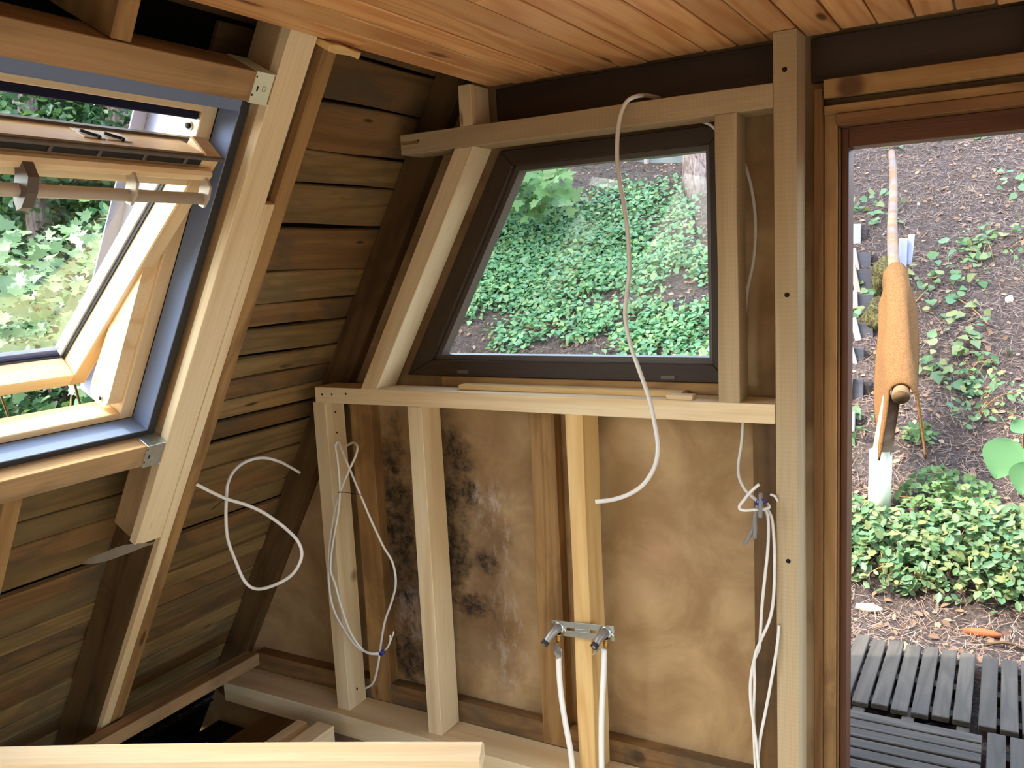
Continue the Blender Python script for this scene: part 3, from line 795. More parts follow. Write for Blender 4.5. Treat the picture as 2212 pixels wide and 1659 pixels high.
sc_ = tag(empty('cable', at(745, 970, 2.29)), 'white cable bundle looped on the stud under the left sill end', 'cable', 'loose electric cables')
cable('cable_sheath', [(822, 1410, 2.29), (800, 1411, 2.27), (770, 1395, 2.27), (735, 1345, 2.27), (716, 1300, 2.27), (710, 1240, 2.27), (712, 1180, 2.27), (722, 1110, 2.27), (736, 1060, 2.27), (752, 1020, 2.27), (768, 985, 2.28), (772, 965, 2.30), (764, 956, 2.33), (750, 962, 2.38)], .0042, CABLE, sc_)
cable('cable_sheath', [(820, 1414, 2.29), (790, 1408, 2.275), (762, 1375, 2.265), (740, 1320, 2.265), (724, 1262, 2.265), (714, 1230, 2.265), (718, 1180, 2.265), (730, 1110, 2.265), (734, 1062, 2.265), (730, 1000, 2.27), (725, 965, 2.28), (731, 955, 2.29), (738, 972, 2.28), (752, 1005, 2.27), (775, 1060, 2.27), (800, 1120, 2.28), (828, 1180, 2.29), (848, 1215, 2.30), (855, 1260, 2.31), (846, 1300, 2.32), (832, 1340, 2.33), (823, 1390, 2.34), (816, 1440, 2.35), (806, 1475, 2.37), (790, 1487, 2.40)], .0042, CABLE, sc_)
ztie(sc_, (736, 1063, 2.262), (783, 1070, 2.262))
for e in ((843, 1372), (851, 1364)):
    cable('wire_end', [(820, 1411, 2.29), (834, 1402, 2.29), (842, 1388, 2.29), (e[0], e[1], 2.29)], .0032, CABLE, sc_, 5)
c = [at(822, 1413, 2.285), at(829, 1406, 2.285)]
tube('tape', c, .0075, BLUETAPE, sc_)
hc = tag(cable('cable', [(1424, 212, 2.43), (1400, 207, 2.36), (1375, 208, 2.29), (1352, 222, 2.275), (1338, 260, 2.26), (1333, 320, 2.24), (1337, 380, 2.22), (1349, 450, 2.20), (1357, 520, 2.19), (1359, 590, 2.18), (1352, 650, 2.17), (1351, 690, 2.17), (1362, 745, 2.17), (1381, 800, 2.17), (1402, 860, 2.16), (1415, 920, 2.15), (1421, 965, 2.14), (1415, 1005, 2.13), (1393, 1043, 2.11), (1362, 1066, 2.09), (1325, 1079, 2.07), (1286, 1084, 2.05)], .0058, CABLE), 'long cable hanging from the header across the trapezoid window', 'cable', 'loose electric cables')
bc = tag(cable('cable', [(1517, 262, 2.42), (1535, 270, 2.415), (1552, 286, 2.42), (1600, 340, 2.43), (1622, 400, 2.43), (1632, 480, 2.43), (1628, 560, 2.43), (1613, 640, 2.43), (1607, 740, 2.43), (1606, 862, 2.425), (1605, 915, 2.43), (1602, 960, 2.41), (1596, 1000, 2.38), (1597, 1030, 2.35), (1610, 1058, 2.32), (1628, 1075, 2.30), (1640, 1086, 2.285)], .0046, CABLE), 'cable running down behind the short window stud to the taped bundle', 'cable', 'loose electric cables')
rb = tag(empty('cable', at(1650, 1200, 2.28)), 'bundle of cables with blue tape and grey conduit ends beside the post', 'cable', 'loose electric cables')
for pp in ([(1650, 1095, 2.28), (1659, 1120, 2.28), (1659, 1180, 2.28), (1653, 1240, 2.28), (1646, 1310, 2.28), (1642, 1380, 2.28), (1640, 1400, 2.28), (1628, 1430, 2.28), (1621, 1475, 2.28), (1622, 1520, 2.28), (1628, 1565, 2.28), (1634, 1610, 2.28), (1640, 1670, 2.28)],
           [(1655, 1095, 2.29), (1668, 1125, 2.29), (1673, 1200, 2.29), (1671, 1290, 2.285), (1662, 1340, 2.28), (1644, 1382, 2.275), (1630, 1420, 2.275), (1630, 1480, 2.285), (1627, 1540, 2.285), (1629, 1600, 2.285), (1632, 1670, 2.285)],
           [(1683, 1350, 2.295), (1678, 1400, 2.29), (1668, 1460, 2.29), (1655, 1530, 2.29), (1643, 1590, 2.29), (1638, 1630, 2.29), (1634, 1670, 2.29)]):
    cable('cable_sheath', pp, .0042, CABLE, rb)
cable('cable_loop', [(1640, 1046, 2.26), (1622, 1062, 2.26), (1607, 1080, 2.26), (1597, 1095, 2.26), (1605, 1102, 2.26), (1630, 1101, 2.255), (1648, 1100, 2.26), (1661, 1096, 2.27), (1658, 1088, 2.28)], .0042, CABLE, rb)
cable('cable_loop', [(1664, 1068, 2.29), (1674, 1072, 2.29), (1680, 1082, 2.30)], .0036, CABLE, rb, 5)
for pp in ([(1642, 1080, 2.265), (1632, 1110, 2.26), (1628, 1140, 2.26), (1608, 1176, 2.26)], [(1640, 1080, 2.26), (1631, 1115, 2.255), (1631, 1140, 2.255), (1630, 1163, 2.255)], [(1643, 1065, 2.27), (1643, 1090, 2.255), (1642, 1118, 2.25)]):
    cable('conduit_end', pp, .0055, CABLE_GREY, rb, 6)
tube('tape', [at(1647, 1077, 2.268), at(1637, 1092, 2.262)], .011, BLUETAPE, rb)

# water connection
wc = tag(empty('pipe_bracket', at(1260, 1380, 2.29)), 'galvanised pipe bracket with two taped elbows and white water pipes', 'pipe')
pa, pb, pc_, pd = at(1192, 1340, 2.287), at(1326, 1353, 2.287), at(1328, 1385, 2.287), at(1193, 1371, 2.287)
ux = (pb - pa).normalized(); uz = (pa - pd).normalized()
cc = (pa + pb + pc_ + pd) / 4
Lb, Hb = (pb - pa).length, (pa - pd).length
def bp(fx, fz, off=0): return cc + ux * (fx * Lb / 2) + uz * (fz * Hb / 2) + Vector((0, -off, 0))
def strip(x0, x1, z0, z1, name='bracket_plate'):
    a, b = bp(x0, (z0 + z1) / 2), bp(x1, (z0 + z1) / 2)
    return bar(name, a, b, uz, Hb * (z1 - z0) / 2, .003, STEEL, wc, bev=.0004)
strip(-1, 1, .18, 1); strip(-1, 1, -1, -.22); strip(-1, -.52, -.22, .18); strip(-.24, .24, -.22, .18); strip(.52, 1, -.22, .18)
for fx, e1, tail in ((-.78, (1180, 1386), True), (.74, (1287, 1392), False)):
    e = bp(fx, .15, .012)
    tip = at(e1[0], e1[1], 2.235)
    disc('elbow_flange', bp(fx, .15, .0015), Vector((0, -1, 0)), .020, .006, STEEL, wc)
    tube('elbow', spline([e + Vector((0, .010, 0)), e + Vector((0, -.008, 0)), (e + tip) / 2 + Vector((0, -.004, .004)), tip], 6), lambda f: .016 - .0045 * f, FOIL, wc, 12)
    tube('end_plug', [tip, tip + (tip - e).normalized() * .012], .012, DGREY, wc, 10)
    disc('plug_slot', tip + (tip - e).normalized() * .012, (tip - e).normalized(), .006, .0008, STEEL, wc)
    for q in ((fx + .02, .78), (fx + .22, -.12)):
        disc('screw', bp(q[0], q[1], .0015), Vector((0, -1, 0)), .006, .005, STEEL, wc)
    b0 = e + Vector((.006, -.004, -.014))
    for k in range(4):
        z = b0 - Vector((0, 0, .006 * k))
        tube('press_ring', [z, z - Vector((0, 0, .0036))], .0098 - .0004 * k, BRASS, wc, 12)
    disc('sleeve', b0, Vector((0, 0, -1)), .0086, .026, BRASS, wc)
for nm, pp in (('water_pipe', [(1207, 1402, 2.285), (1207, 1440, 2.28), (1212, 1500, 2.275), (1221, 1560, 2.27), (1232, 1620, 2.27), (1240, 1690, 2.27)]), ('water_pipe', [(1305, 1402, 2.28), (1304, 1450, 2.275), (1300, 1530, 2.27), (1299, 1600, 2.27), (1300, 1690, 2.27)])):
    cable(nm, pp, .0092, PIPE, wc)
for q in ([(1196, 1388), (1210, 1398), (1215, 1420), (1203, 1424), (1196, 1405)], [(1290, 1402), (1296, 1400), (1284, 1415), (1278, 1414)]):
    bm = bmesh.new()
    f = bm.faces.new([bm.verts.new(at(a[0], a[1], 2.262 - .004 * (i % 2))) for i, a in enumerate(q)])
    bmesh.ops.triangulate(bm, faces=[f])
    bmesh.ops.solidify(bm, geom=bm.faces[:], thickness=.0012)
    from_bm('tape_tail', bm, FOIL, wc)

# ------------------------------------------------------------------ foreground plank and offcuts
tr = tag(empty('trestle', V(-1.35, 1.06, -1.70)), 'pale plank on trestle legs in the foreground corner', 'trestle')
pe = atz(1042, 1621, -.90); ps = atz(-150, 1634, -.90)
dirp = (pe - ps); dirp.z = 0
tp = bar('top_plank', ps - Vector((0, 0, .016)), pe - Vector((0, 0, .016)), Vector((-dirp.y, dirp.x, 0)), .064, .032, PINE, tr, bev=.003, bow=.008)
for f in (.12, .62):
    b = ps.lerp(pe, f)
    for sgn in (-1, 1):
        o_ = Vector((-dirp.y, dirp.x, 0)).normalized() * sgn
        q0 = b + o_ * .02 - Vector((0, 0, .034)); q1 = b - dirp.normalized() * .05 + o_ * .17
        q1.z = -1.70 + EYE + .004
        bar('leg', q0, q1, dirp, .045, .04, PINE, tr)
OF = 'timber offcuts on the floor joist'
for i, (x0, y0, y1, z0, z1, lab) in enumerate(((-2.213, 1.86, 2.163, -1.70, -1.612, 'leftmost board of the offcut stack behind the trestle plank'), (-2.166, 1.86, 2.150, -1.70, -1.612, 'middle board of the offcut stack behind the trestle plank'), (-2.12, 1.86, 2.168, -1.70, -1.600, 'rightmost and tallest board of the offcut stack behind the trestle plank'))):
    tag(xbox('timber_offcut', x0, x0 + (.044 if i < 2 else .075), y0, y1, z0, z1, PINE, grain='y', bev=.002), lab, 'offcut', OF)
tag(xbox('timber_offcut', -2.385, -2.325, 1.75, 1.895, -1.70, -1.60, PINE, grain='y', bev=.002), 'small white block standing left of the offcut stack', 'offcut', OF)

# ------------------------------------------------------------------ outside ground
def hgt(x, y):
    a = max(0., y - 4.45)
    ramp = .577 * (a * a / .5 if a < .25 else a - .125)
    if y > 9.4: ramp -= .42 * (y - 9.4)
    left = .16 * max(0., -3.3 - x)
    away = min(1., max(0., (max(abs(x) - 3.1, y - 4.3, -y - 3.0)) / 1.2))
    nz = mnoise.noise(Vector((x * .55, y * .55, 3.))) * .11 + mnoise.noise(Vector((x * 2.1, y * 2.1, 9.))) * .05 + mnoise.noise(Vector((x * 7, y * 7, 1.))) * .016
    return -1.865 + ramp + left + nz * max(away, .12)
def grid(name, x0, x1, y0, y1, st, mat, skip=None):
    nx, ny = int(round((x1 - x0) / st)) + 1, int(round((y1 - y0) / st)) + 1
    P = np.array([(x0 + i * st, y0 + j * st, hgt(x0 + i * st, y0 + j * st) + EYE) for j in range(ny) for i in range(nx)])
    F = [(j * nx + i, j * nx + i + 1, (j + 1) * nx + i + 1, (j + 1) * nx + i) for j in range(ny - 1) for i in range(nx - 1) if not (skip and skip(x0 + (i + .5) * st, y0 + (j + .5) * st))]
    return fast_mesh(name, P, F, 4, mat, smooth=True)
inside = lambda x, y: (-3.0 < x < 3.0 and -2.6 < y < 2.5)
tag(grid('ground', -18, 10, -12, 17, .14, GROUND, inside), 'leaf littered earth bank rising behind the cabin', 'ground', kind='structure')
def hit(px, py):
    r = ray(px, py)
    t_ = 2.6
    while t_ < 40:
        P = r * t_
        if P.y > 2.6 and P.z < hgt(P.x, P.y): return Vector((P.x, P.y, hgt(P.x, P.y) + EYE))
        t_ += .01
    return r * 20
def scatter(n, x0, x1, y0, y1, f=None, lift=(.0, .0)):
    out = []
    while len(out) < n:
        x, y = random.uniform(x0, x1), random.uniform(y0, y1)
        if f and random.random() > f(x, y): continue
        out.append((x, y, hgt(x, y) + EYE + random.uniform(*lift)))
    return out
def cover(x, y):
    k = mnoise.noise(Vector((x * .8, y * .8, 20.))) + .5 * mnoise.noise(Vector((x * 2.6, y * 2.6, 4.)))
    edge = min(1, max(0, (-2.0 - .10 * (y - 5) - x) / .9 + k * 1.3))
    low = min(1, max(0, (y - 6.5) / 1.6 + .28 + k * 1.4))
    top = 1 if y < 8.45 or x < -4.7 else max(0, 1 - (y - 8.45 + k * .5) / .5)
    return max(0, min(1, edge)) * min(1, low) * top
S_ = tag(leaves('ivy', scatter(52000, -8.5, -1.2, 5.1, 9.66, cover, (.01, .10)), (0, -.55, 1), .45, .050, IVY, L_IVY), 'low ivy carpet covering the bank outside the trapezoid window', 'ivy', kind='stuff')
tag(leaves('ivy', scatter(15000, -14, -4.6, .8, 8.5, lambda x, y: .9, (.01, .14)), (.3, -.2, 1), .5, .075, IVY, L_IVY), 'ivy and ground plants on the floor of the wood seen below the roof window', 'ivy', kind='stuff')
tag(leaves('fallen_leaves', scatter(6500, -8, 1.6, 4.0, 9.66, lambda x, y: 1, (.004, .02)), (0, -.5, 1), .35, .045, OVAL, L_DRY), 'scattered brown fallen leaves on the bank', 'leaves', kind='stuff')
tag(leaves('pine_needles', scatter(34000, -6, 1.6, 3.95, 9.66, lambda x, y: 1 if x > -2.2 else .3, (.003, .02)), (0, -.5, 1), .25, .065, NEEDLE, L_NEEDLE), 'dry pine needles strewn over the bare earth', 'needles', kind='stuff')
# sparse seedlings on the bare bank
tag(leaves('seedlings', scatter(420, -1.6, 1.4, 5.2, 9.6, lambda x, y: max(0, mnoise.noise(Vector((x * 1.6, y * 1.6, 31.))) * 3 - .2), (.02, .10)), (0, -.5, 1), .4, .075, IVY, L_BRAMBLE), 'sparse green seedlings on the bare bank beyond the doorway', 'seedling', kind='stuff')

# plants by the doorway
def bush(label, px, py, rx, ry, h, n, size, shape=OVAL, mat=None, stems=9):
    c = hit(px, py)
    b = empty('bramble_bush', c)
    tag(b, label, 'bush', 'low green bushes beyond the doorway')
    C = []
    for _ in range(n):
        a, r_ = random.uniform(0, 6.283), math.sqrt(random.random())
        x, y = c.x + rx * r_ * math.cos(a), c.y + ry * r_ * math.sin(a)
        C.append((x, y, hgt(x, y) + EYE + .02 + h * (1 - r_ * r_ * .6) * random.random() ** .7))
    lv = leaves('foliage', C, (0, -.5, 1), .45, size, shape, mat or L_BRAMBLE, b)
    lv['kind'] = 'stuff'
    for k in range(stems):
        q = Vector(random.choice(C)); g0 = Vector((c.x + random.uniform(-.4, .4) * rx, c.y + random.uniform(-.4, .4) * ry, 0)); g0.z = hgt(g0.x, g0.y) + EYE
        tube('stem', spline([g0, g0.lerp(q, .5) + Vector((0, 0, .06)), q], 4), .003, OLD, b, 5)
    return b
bush('leafy bush just left of centre at the foot of the bank', 1925, 1215, .30, .22, .20, 567, .056)
bush('leafy bush at the foot of the bank below the broad leaved plant', 2105, 1225, .34, .26, .26, 756, .056)
bush('broad bush by the right edge of the doorway view', 2230, 1260, .30, .26, .30, 648, .058)
bush('bush growing against the door jamb', 1830, 1170, .16, .20, .20, 297, .058)
bush('lighter bush between metal post foot and broad leaved plant', 2040, 1120, .26, .20, .22, 445, .05, OVAL, L_LIGHT)
bush('small tuft right of the metal post foot', 1985, 955, .09, .07, .10, 46, .06, OVAL, L_LIGHT, 3)
bush('tall weed stems at the right on the bank', 2130, 900, .22, .18, .26, 80, .05, OVAL, L_BRAMBLE, 6)
bush('weeds high on the right of the bank', 2150, 560, .40, .35, .14, 60, .05, OVAL, L_LIGHT, 3)
bush('weeds beside the grey slabs on the bank', 2080, 820, .22, .2, .12, 45, .05, OVAL, L_LIGHT, 3)
bl = empty('broad_leaved_plant', hit(2200, 1040))
tag(bl, 'plant with large blue green pointed leaves at the right edge', 'plant')
for a, b_, yy, sz in (((2185, 950), (2150, 1025), 5.0, .20), ((2212, 935), (2190, 900), 5.05, .17), ((2225, 1000), (2205, 1060), 4.95, .18)):
    p, q = at(*a, yy), at(*b_, yy)
    ax = (q - p); L = ax.length; ax.normalize()
    sd = ax.cross(Vector((.2, -1, .5))).normalized()
    bm = bmesh.new()
    mid, le, ri = [], [], []
    for k in range(9):
        t_ = k / 8
        wd_ = L * .62 * math.sin(math.pi * min(1, t_ * .92 + .05)) ** .8 * (1 - .35 * t_)
        c0 = p + ax * (L * t_) + Vector((0, -.01, -.02 * t_ * t_))
        mid.append(bm.verts.new(c0)); le.append(bm.verts.new(c0 + sd * wd_ + Vector((0, -.012, .008)))); ri.append(bm.verts.new(c0 - sd * wd_ + Vector((0, -.012, .008))))
    for k in range(8):
        bm.faces.new((mid[k], mid[k + 1], le[k + 1], le[k])); bm.faces.new((ri[k], ri[k + 1], mid[k + 1], mid[k]))
    bmesh.ops.recalc_face_normals(bm, faces=bm.faces)
    from_bm('leaf', bm, L_IVY, bl, smooth=True)
    g0 = hit(2205, 1075)
    tube('stalk', spline([g0, g0.lerp(p, .6) + Vector((0, 0, .05)), p], 5), .005, OLD, bl, 6)

# ------------------------------------------------------------------ slatted decks outside the door
def deck(label, items, under):
    xs = [i[0] for i in items]; ys = [i[2] for i in items]
    e = empty('slatted_deck', V(min(xs), min(ys), -1.86))
    tag(e, label, 'deck', 'grey slatted decks outside the doorway')
    for x0, x1, y0, y1, g in items:
        xbox('slat', x0, x1, y0, y1, -1.824, -1.80 + random.uniform(-.002, .002), GREYWD, e, grain=g, bev=.003)
    for x0, x1, y0, y1, g in under:
        xbox('bearer', x0, x1, y0, y1, -1.862, -1.825, GREYWD, e, grain=g, bev=.003)
it = []
for k in range(7):
    x0 = -.577 + .0722 * k
    it.append((x0, x0 + .060, 3.475 + random.uniform(-.008, .008), 4.11 + random.uniform(-.012, .012), 'y'))
deck('deck of lengthwise slats, sunlit at its far end', it, [(-.577 + .01, -.09, y, y + .05, 'x') for y in (3.55, 3.78, 4.02)] + [(x, x + .045, 3.44, 3.60, 'y') for x in (-.50, -.32, -.13)])
it = [(x0, x0 + .060, 3.47, 4.10, 'y') for x0 in [-.058 + .0722 * k for k in range(0, 8)]]
deck('second deck of lengthwise slats right of the sunlit one', it, [(-.05, .50, y, y + .05, 'x') for y in (3.55, 3.78, 4.02)])
it = [(-.68, -.042, 3.345 - .0695 * k, 3.345 - .0695 * k + .058, 'x') for k in range(12)]
deck('deck of crosswise slats nearest to the doorway', it, [(x, x + .05, 2.58, 3.40, 'y') for x in (-.66, -.36, -.10)])
it = [(x0, x0 + .060, 2.60, 3.43, 'y') for x0 in [-.026 + .0722 * k for k in range(8)]]
deck('deck of lengthwise slats right of the crosswise one', it, [(-.02, .54, y, y + .05, 'x') for y in (2.7, 3.0, 3.3)])

# ------------------------------------------------------------------ hillside steps, handrail and mat
STP = [(484, 528, 1859, None), (546, 577, 1881, 1848), (583, 629, 1900, 1849), (637, 679, 1887, 1847), (697, 728, 1886, 1850), (752, 779, 1866, 1841), (819, 863, 1864, 1833), (892, 935, 1846, None)]
SLAB = plain('grey_slab', K(150, 148, 152), .9, 0, .12, 8)
ORD = ('uppermost', 'second', 'third', 'fourth', 'fifth', 'sixth', 'seventh', 'lowest')
for k, (t0, t1, xr_, stx) in enumerate(STP):
    b = hit(xr_ - 12, t1)
    y = b.y
    p0, p1 = at(1795, t1, y), at(xr_, t1, y)
    ztop = at(1850, t0, y).z
    e = empty('garden_step', b)
    tag(e, ORD[k] + ' board riser of the hillside steps seen through the doorway', 'step', 'hillside steps')
    zb_ = min(p0.z, p1.z) - .05
    xbox('riser_board', p0.x - .35, p1.x, y, y + .03, zb_ - EYE, ztop - EYE, SLAB if stx is None else DARKBOARD, e, jit=.002)
    if stx:
        q = at(stx, t1, y - .02)
        lean = random.uniform(-.03, .01)
        bar('stake', Vector((q.x - lean, y - .016, zb_ - .02)), Vector((q.x + lean, y - .016, ztop + .035)), Vector((1, 0, 0)), .042, .028, STAKE, e)
    xbox('tread_earth', p0.x - .35, p1.x + .04, y + .03, y + .36, zb_ - EYE - .05, ztop - EYE - .02, GROUND, e, bev=.02, jit=.01)
rl = tag(empty('handrail', hit(1900, 1030)), 'bare log handrail climbing beside the hillside steps on a metal footed post', 'handrail')
r0, r1 = at(1946, 858, 5.0), at(1924, 330, 8.0)
rp = [r0.lerp(r1, f) + Vector((.012 * math.sin(f * 9), 0, .012 * math.sin(f * 13))) for f in np.linspace(0, 1, 22)]
tube('log_rail', rp, lambda f: .046 - .020 * f, LOG, rl, 16)
tube('log_end', [r0 - (r1 - r0).normalized() * .003, r0 - (r1 - r0).normalized() * .001], .043, OLD_DARK, rl, 16)
yp = 5.16
pb0, pb1 = at(1901, 1010, yp), at(1922, 868, yp)
tube('log_post', [pb0, pb0.lerp(pb1, .5), pb1 + Vector((.01, 0, .03))], lambda f: .056 - .010 * f, POSTBARK, rl, 14)
gz = hgt(pb0.x, yp) + EYE
tube('metal_foot', [Vector((pb0.x - .004, yp, min(gz - .05, pb0.z - .12))), at(1903, 972, yp)], .060, STEEL_W, rl, 18)
f2 = rp[16]
tube('log_post', [Vector((f2.x, f2.y, hgt(f2.x, f2.y) + EYE - .1)), f2 - Vector((0, 0, .01))], .03, LOG, rl, 10)
# mat draped over the rail
mt = []
ax = (r1 - r0).normalized()
side = Vector((1, 0, 0)); side = (side - ax * side.dot(ax)).normalized()
upv = side.cross(ax); upv = upv if upv.z > 0 else -upv
bm = bmesh.new()
rows = []
NV, NU = 26, 31
for j in range(NV):
    f = j / (NV - 1)
    c = r0 + ax * (.02 + 1.36 * f)
    rr_ = .058 - .006 * f
    hangL = .34 - .10 * f + .05 * math.sin(f * 5 + .6) + (.10 * math.exp(-((f - .42) / .12) ** 2))
    hangR = .36 - .14 * f
    if j == 0: pass
    row = []
    for i in range(NU):
        u_ = (i / (NU - 1)) * 2 - 1
        hg = hangL if u_ < 0 else hangR
        a_ = abs(u_)
        arc = .32
        if a_ < arc:
            th = (a_ / arc) * 1.45
            off = math.sin(th) * rr_; dz = math.cos(th) * rr_
        else:
            q = (a_ - arc) / (1 - arc)
            off = rr_ + .052 * q * (1 if f < .9 else .4) + .012 * math.sin(f * 8 + u_ * 2)
            dz = math.cos(1.45) * rr_ - q * hg * min(1, .35 + 2.6 * (1 - f) + 0)
        back = .16 * max(0, a_ - .25) ** 1.2 * (1 - f) ** 3
        row.append(bm.verts.new(c + side * (math.copysign(off, u_)) + Vector((0, 0, dz)) + ax * (-back * .0) + Vector((0, .012 * math.sin(f * 21 + i), 0)) * .2))
    rows.append(row)
for a, b in zip(rows, rows[1:]):
    for i in range(NU - 1): bm.faces.new((a[i], a[i + 1], b[i + 1], b[i]))
bmesh.ops.recalc_face_normals(bm, faces=bm.faces)
bmesh.ops.solidify(bm, geom=bm.faces[:], thickness=.012)
tag(from_bm('coir_mat', bm, COIR, smooth=True), 'golden brown coir mat draped over the near end of the log handrail', 'mat')
# mossy root bank, slabs, wood bits
def lump(name, label, cat, c, rad, mat, seed=0, sub=3, amp=.35):
    bm = bmesh.new()
    bmesh.ops.create_icosphere(bm, subdivisions=sub, radius=1)
    for v in bm.verts:
        k = 1 + amp * mnoise.noise(v.co * 1.7 + Vector((seed, 0, 0))) + amp * .4 * mnoise.noise(v.co * 5 + Vector((seed, 3, 0)))
        v.co = Vector((v.co.x * rad[0], v.co.y * rad[1], v.co.z * rad[2])) * k
    return tag(from_bm(name, bm, mat, None, Matrix.Translation(c), True), label, cat)
lump('root_mound', 'upper mossy mound between the steps and the log rail', 'mound', hit(1912, 610) + Vector((0, 0, .02)), (.10, .28, .16), MOSS, 1)
lump('root_mound', 'lower mossy mound left of the draped mat', 'mound', hit(1898, 690) + Vector((0, 0, .02)), (.09, .26, .14), MOSS, 5)
for k, (px, py, lab) in enumerate(((1949, 580, 'wider blue grey slab leaning behind the log rail'), (1961, 572, 'narrow blue grey slab leaning right of the wider one'))):
    b = hit(px, py)
    tag(bar('stone_slab', b - Vector((0, 0, .05)), b + Vector((.02 * k, .05, .23)), Vector((1, 0, 0)), .06 - .012 * k, .02, CLAD), lab, 'slab', 'slabs behind the rail')
lump('stone', 'pale split stone on the litter above the sunlit deck', 'stone', hit(1875, 1321) + Vector((0, 0, .015)), (.075, .03, .018), STONE, 3, 2)
lump('bark_piece', 'orange brown bark piece lying right above the decks', 'bark', hit(2120, 1376) + Vector((0, 0, .02)), (.085, .026, .022), RUST, 8, 2)
lump('stone', 'small white stone right of the mat on the bank', 'stone', hit(2180, 649), (.03, .03, .035), STONE, 6, 2)
lump('stone', 'little pale stone at the side of the lower mossy mound', 'stone', hit(1896, 697) + Vector((.02, -.1, .05)), (.025, .025, .035), STONE, 9, 2)
for k, (a, b, lab) in enumerate((((1884, 472), (1925, 450), 'dark crooked stick left of the log rail'), ((2050, 640), (2135, 705), 'thin straw stalk lying right of the mat'), ((1975, 660), (2010, 625), 'pale twig just right of the mat'), ((2120, 560), (2085, 540), 'brown bark strip high on the bank'), ((2130, 1395), (2212, 1410), 'dark stick at the right edge of the decks'))):
    p, q = hit(*a), hit(*b)
    m_ = p.lerp(q, .5) + Vector((.01, 0, .03))
    tag(tube('stick', spline([p + Vector((0, 0, .01)), m_, q + Vector((0, 0, .012))], 6), .007 if k in (0, 3, 4) else .004, OLD_DARK if k in (0, 4) else OLD, None, 7), lab, 'stick', 'sticks on the bank')

# retaining wall and trunk at the top of the bank
rw = tag(empty('retaining_wall', hit(1440, 372)), 'grey board retaining wall with pale posts at the top of the bank', 'wall')
yw = 9.75
for k in range(3):
    z = hgt(-3.5, yw) - .15 + k * .22
    xbox('wall_board', -7.5, -1.9, yw + .04, yw + .08, z, z + .21, WALLGREY, rw, bev=.005)
for k in range(8):
    x = -6.6 + k * .58
    xbox('wall_post', x, x + .045, yw - .02, yw + .038, hgt(x, yw) - .2, hgt(-3.5, yw) + .55, STAKE, rw, 'z')
def trunk(label, base, top, r, parent=None, name='pine_tree', mat=None):
    P = [base.lerp(top, f) + Vector((.05 * math.sin(f * 4 + base.x), .05 * math.cos(f * 5), 0)) for f in np.linspace(0, 1, 14)]
    bm = bmesh.new()
    tube_bm(bm, P, lambda f: r * (1 - .45 * f) * (1 + .5 * math.exp(-f * 26)), 20)
    for v in bm.verts:
        v.co += Vector((mnoise.noise(v.co * 3), mnoise.noise(v.co * 3 + Vector((5, 0, 0))), 0)) * r * .16
    return from_bm(name, bm, mat or BARK, parent, smooth=True)
b = hit(1508, 412)
tag(trunk('', Vector((b.x, b.y, b.z - .15)), Vector((b.x - .15, b.y + .3, b.z + 6.5)), .125), 'pinkish tree trunk standing in the ivy at the top of the window view', 'trunk')
mb = empty('maple_sapling', hit(1150, 430))
tag(mb, 'light green maple sapling at the upper left of the trapezoid window view', 'sapling')
C = []
for _ in range(150):
    q = hit(random.uniform(1085, 1215), random.uniform(375, 470)) if False else None
    px, py = random.gauss(1140, 45), random.gauss(405, 30)
    C.append(tuple(at(px, py, random.uniform(7.3, 8.3))))
leaves('foliage', C, (.1, -.8, .8), .35, .17, MAPLE, L_LIGHT, mb)['kind'] = 'stuff'
for k in range(5):
    q = Vector(random.choice(C)); g0 = hit(1140 + 12 * k, 470)
    tube('stem', spline([g0, g0.lerp(q, .6) + Vector((0, 0, .08)), q], 4), .006, OLD, mb, 6)

# ------------------------------------------------------------------ wood beyond the roof window
def sight(px, py, dist):
    r = ray(px, py); h = math.hypot(r.x, r.y)
    return r * (dist / h) + Vector((0, 0, EYE))
def tree(label, px, dist, zc, rad, n, size, mat, r_tr=.14, shape=OVAL, up=(0, 0, 1), spread=.8, grp='trees beyond the roof window', ht=6.):
    c = sight(px, 600, dist)
    gx, gy = c.x, c.y
    g = hgt(gx, gy) + EYE
    e = empty('tree', (gx, gy, g))
    tag(e, label, 'tree', grp)
    trunk('', Vector((gx, gy, g - .2)), Vector((gx + .2, gy, g + ht)), r_tr, e, 'trunk')
    for k in range(6):
        a = random.uniform(0, 6.28); z0 = g + random.uniform(.25, .8) * (zc + EYE - g + rad[2])
        p = Vector((gx, gy, z0)); q = p + Vector((math.cos(a) * rad[0] * .7, math.sin(a) * rad[1] * .7, random.uniform(.1, .5)))
        tube('branch', spline([p, p.lerp(q, .5) + Vector((0, 0, .1)), q], 4), lambda f: .03 - .02 * f, BARK, e, 6)
    cl = []
    nb = max(8, n // 60)
    cen = []
    for _ in range(nb):
        v = Vector((random.gauss(0, 1), random.gauss(0, 1), random.gauss(0, 1))).normalized() * (random.random() ** .4)
        cen.append(Vector((gx + v.x * rad[0], gy + v.y * rad[1], zc + EYE + v.z * rad[2])))
    for _ in range(n):
        k = random.choice(cen)
        q = k + Vector((random.gauss(0, .18), random.gauss(0, .18), random.gauss(0, .10)))
        q.z = max(q.z, hgt(q.x, q.y) + EYE + .03)
        cl.append(tuple(q))
    o = leaves('crown', cl, up, spread, size, shape, mat, e)
    o['kind'] = 'stuff'
    return e
tree('dark yew like tree filling the middle of the roof window view', 90, 9.0, 1.2, (1.9, 1.9, 2.2), 16000, .075, L_DARK, .12)
tree('dark bushy tree at the right of the roof window view', 330, 9.5, .9, (1.6, 1.6, 2.2), 13000, .075, L_DARK, .12)
tree('light green tree high behind the dark trees', 190, 14, 3.6, (3.4, 2.6, 2.4), 6000, .2, L_LIGHT, .2, ht=9)
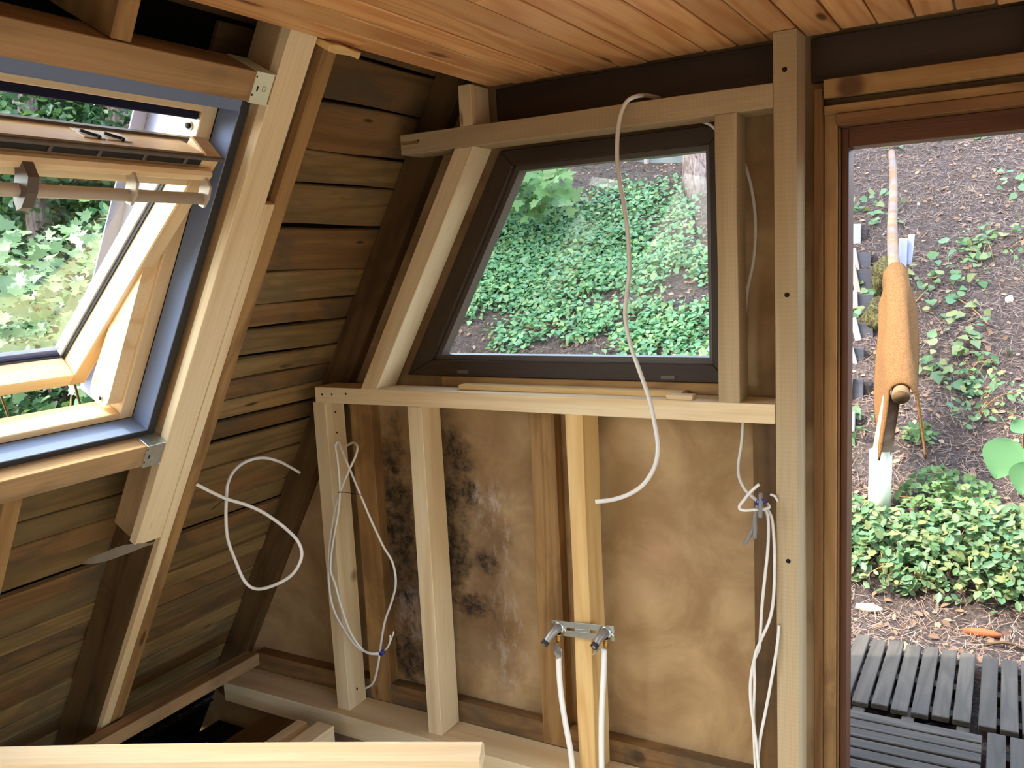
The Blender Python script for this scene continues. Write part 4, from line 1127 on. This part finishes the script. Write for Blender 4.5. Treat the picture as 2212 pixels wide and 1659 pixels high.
tree('light leafed tree at the far left beyond the roof window', -160, 12, 2.2, (2.8, 2.6, 3.0), 6000, .18, L_LIGHT, .18, ht=8)
tree('ivy wrapped tree near the left edge of the roof window', 20, 11.5, 2.4, (1.3, 1.3, 2.0), 3600, .14, L_IVY, .25, IVY, ht=9)
tree('dark hedge like shrub behind the ivy floor', 200, 7.6, -.55, (1.6, 1.5, .7), 7200, .075, L_DARK, .05, IVY, ht=1.2)
tree('green shrub right of the hedge behind the open sash', 420, 7.8, -.3, (1.2, 1.2, .9), 5200, .075, L_IVY, .05, IVY, ht=1.5)
b = sight(285, 270, 9.5)
tag(trunk('', Vector((b.x, b.y, hgt(b.x, b.y) + EYE - .2)), Vector((b.x - .3, b.y + .2, b.z + 5)), .26), 'thick pink barked pine trunk seen through the top gap of the roof window', 'trunk')
mp = empty('maple_branch', sight(150, 640, 3.6))
tag(mp, 'pale maple branches with large leaves just outside the roof window', 'branch')
C = []
for _ in range(620):
    f = random.random()
    px = random.uniform(-120, 330)
    py = 500 + 330 * f + random.gauss(0, 25) - (px - 100) * .12
    C.append(tuple(sight(px, py, random.uniform(3.4, 5.2))))
leaves('foliage', C, (.5, -.3, .8), .35, .062, MAPLE, L_MAPLE, mp)['kind'] = 'stuff'
for k in range(7):
    q = Vector(random.choice(C)); g0 = sight(random.uniform(-60, 260), 850, 4.6); g0.z = hgt(g0.x, g0.y) + EYE
    tube('twig', spline([g0, g0.lerp(q, .6) + Vector((0, 0, .1)), q], 5), .005, OLD, mp, 5)
# trees up the sun side that shade the bank
for k, (x, y, z, n) in enumerate(((-9.2, 3.6, 6.4, 1800), (-7.0, 5.4, 7.4, 1800), (-3.95, 5.15, 6.4, 2000), (-11.5, 6.0, 7.5, 1600), (-8.4, 9.5, 8.6, 1600))):
    g = hgt(x, y) + EYE
    e = empty('tree', (x, y, g))
    tag(e, ('tall tree on the sun side, nearest the cabin', 'tall tree on the sun side, above the ivy bank', 'tall tree close to the left corner of the cabin', 'tall tree far to the left in the wood', 'tall tree behind the retaining wall')[k], 'tree', 'tall shade trees')
    trunk('', Vector((x, y, g - .3)), Vector((x, y, z + EYE + 1)), .20, e, 'trunk')
    C = rng.normal(0, 1, (n, 3)); C /= np.linalg.norm(C, axis=1)[:, None]
    C = C * (rng.uniform(.2, 1, n) ** .4)[:, None] * [2.3, 2.3, 1.6] + [x, y, z + EYE]
    leaves('crown', C, (0, 0, 1), .6, .26, OVAL, L_DARK, e)['kind'] = 'stuff'
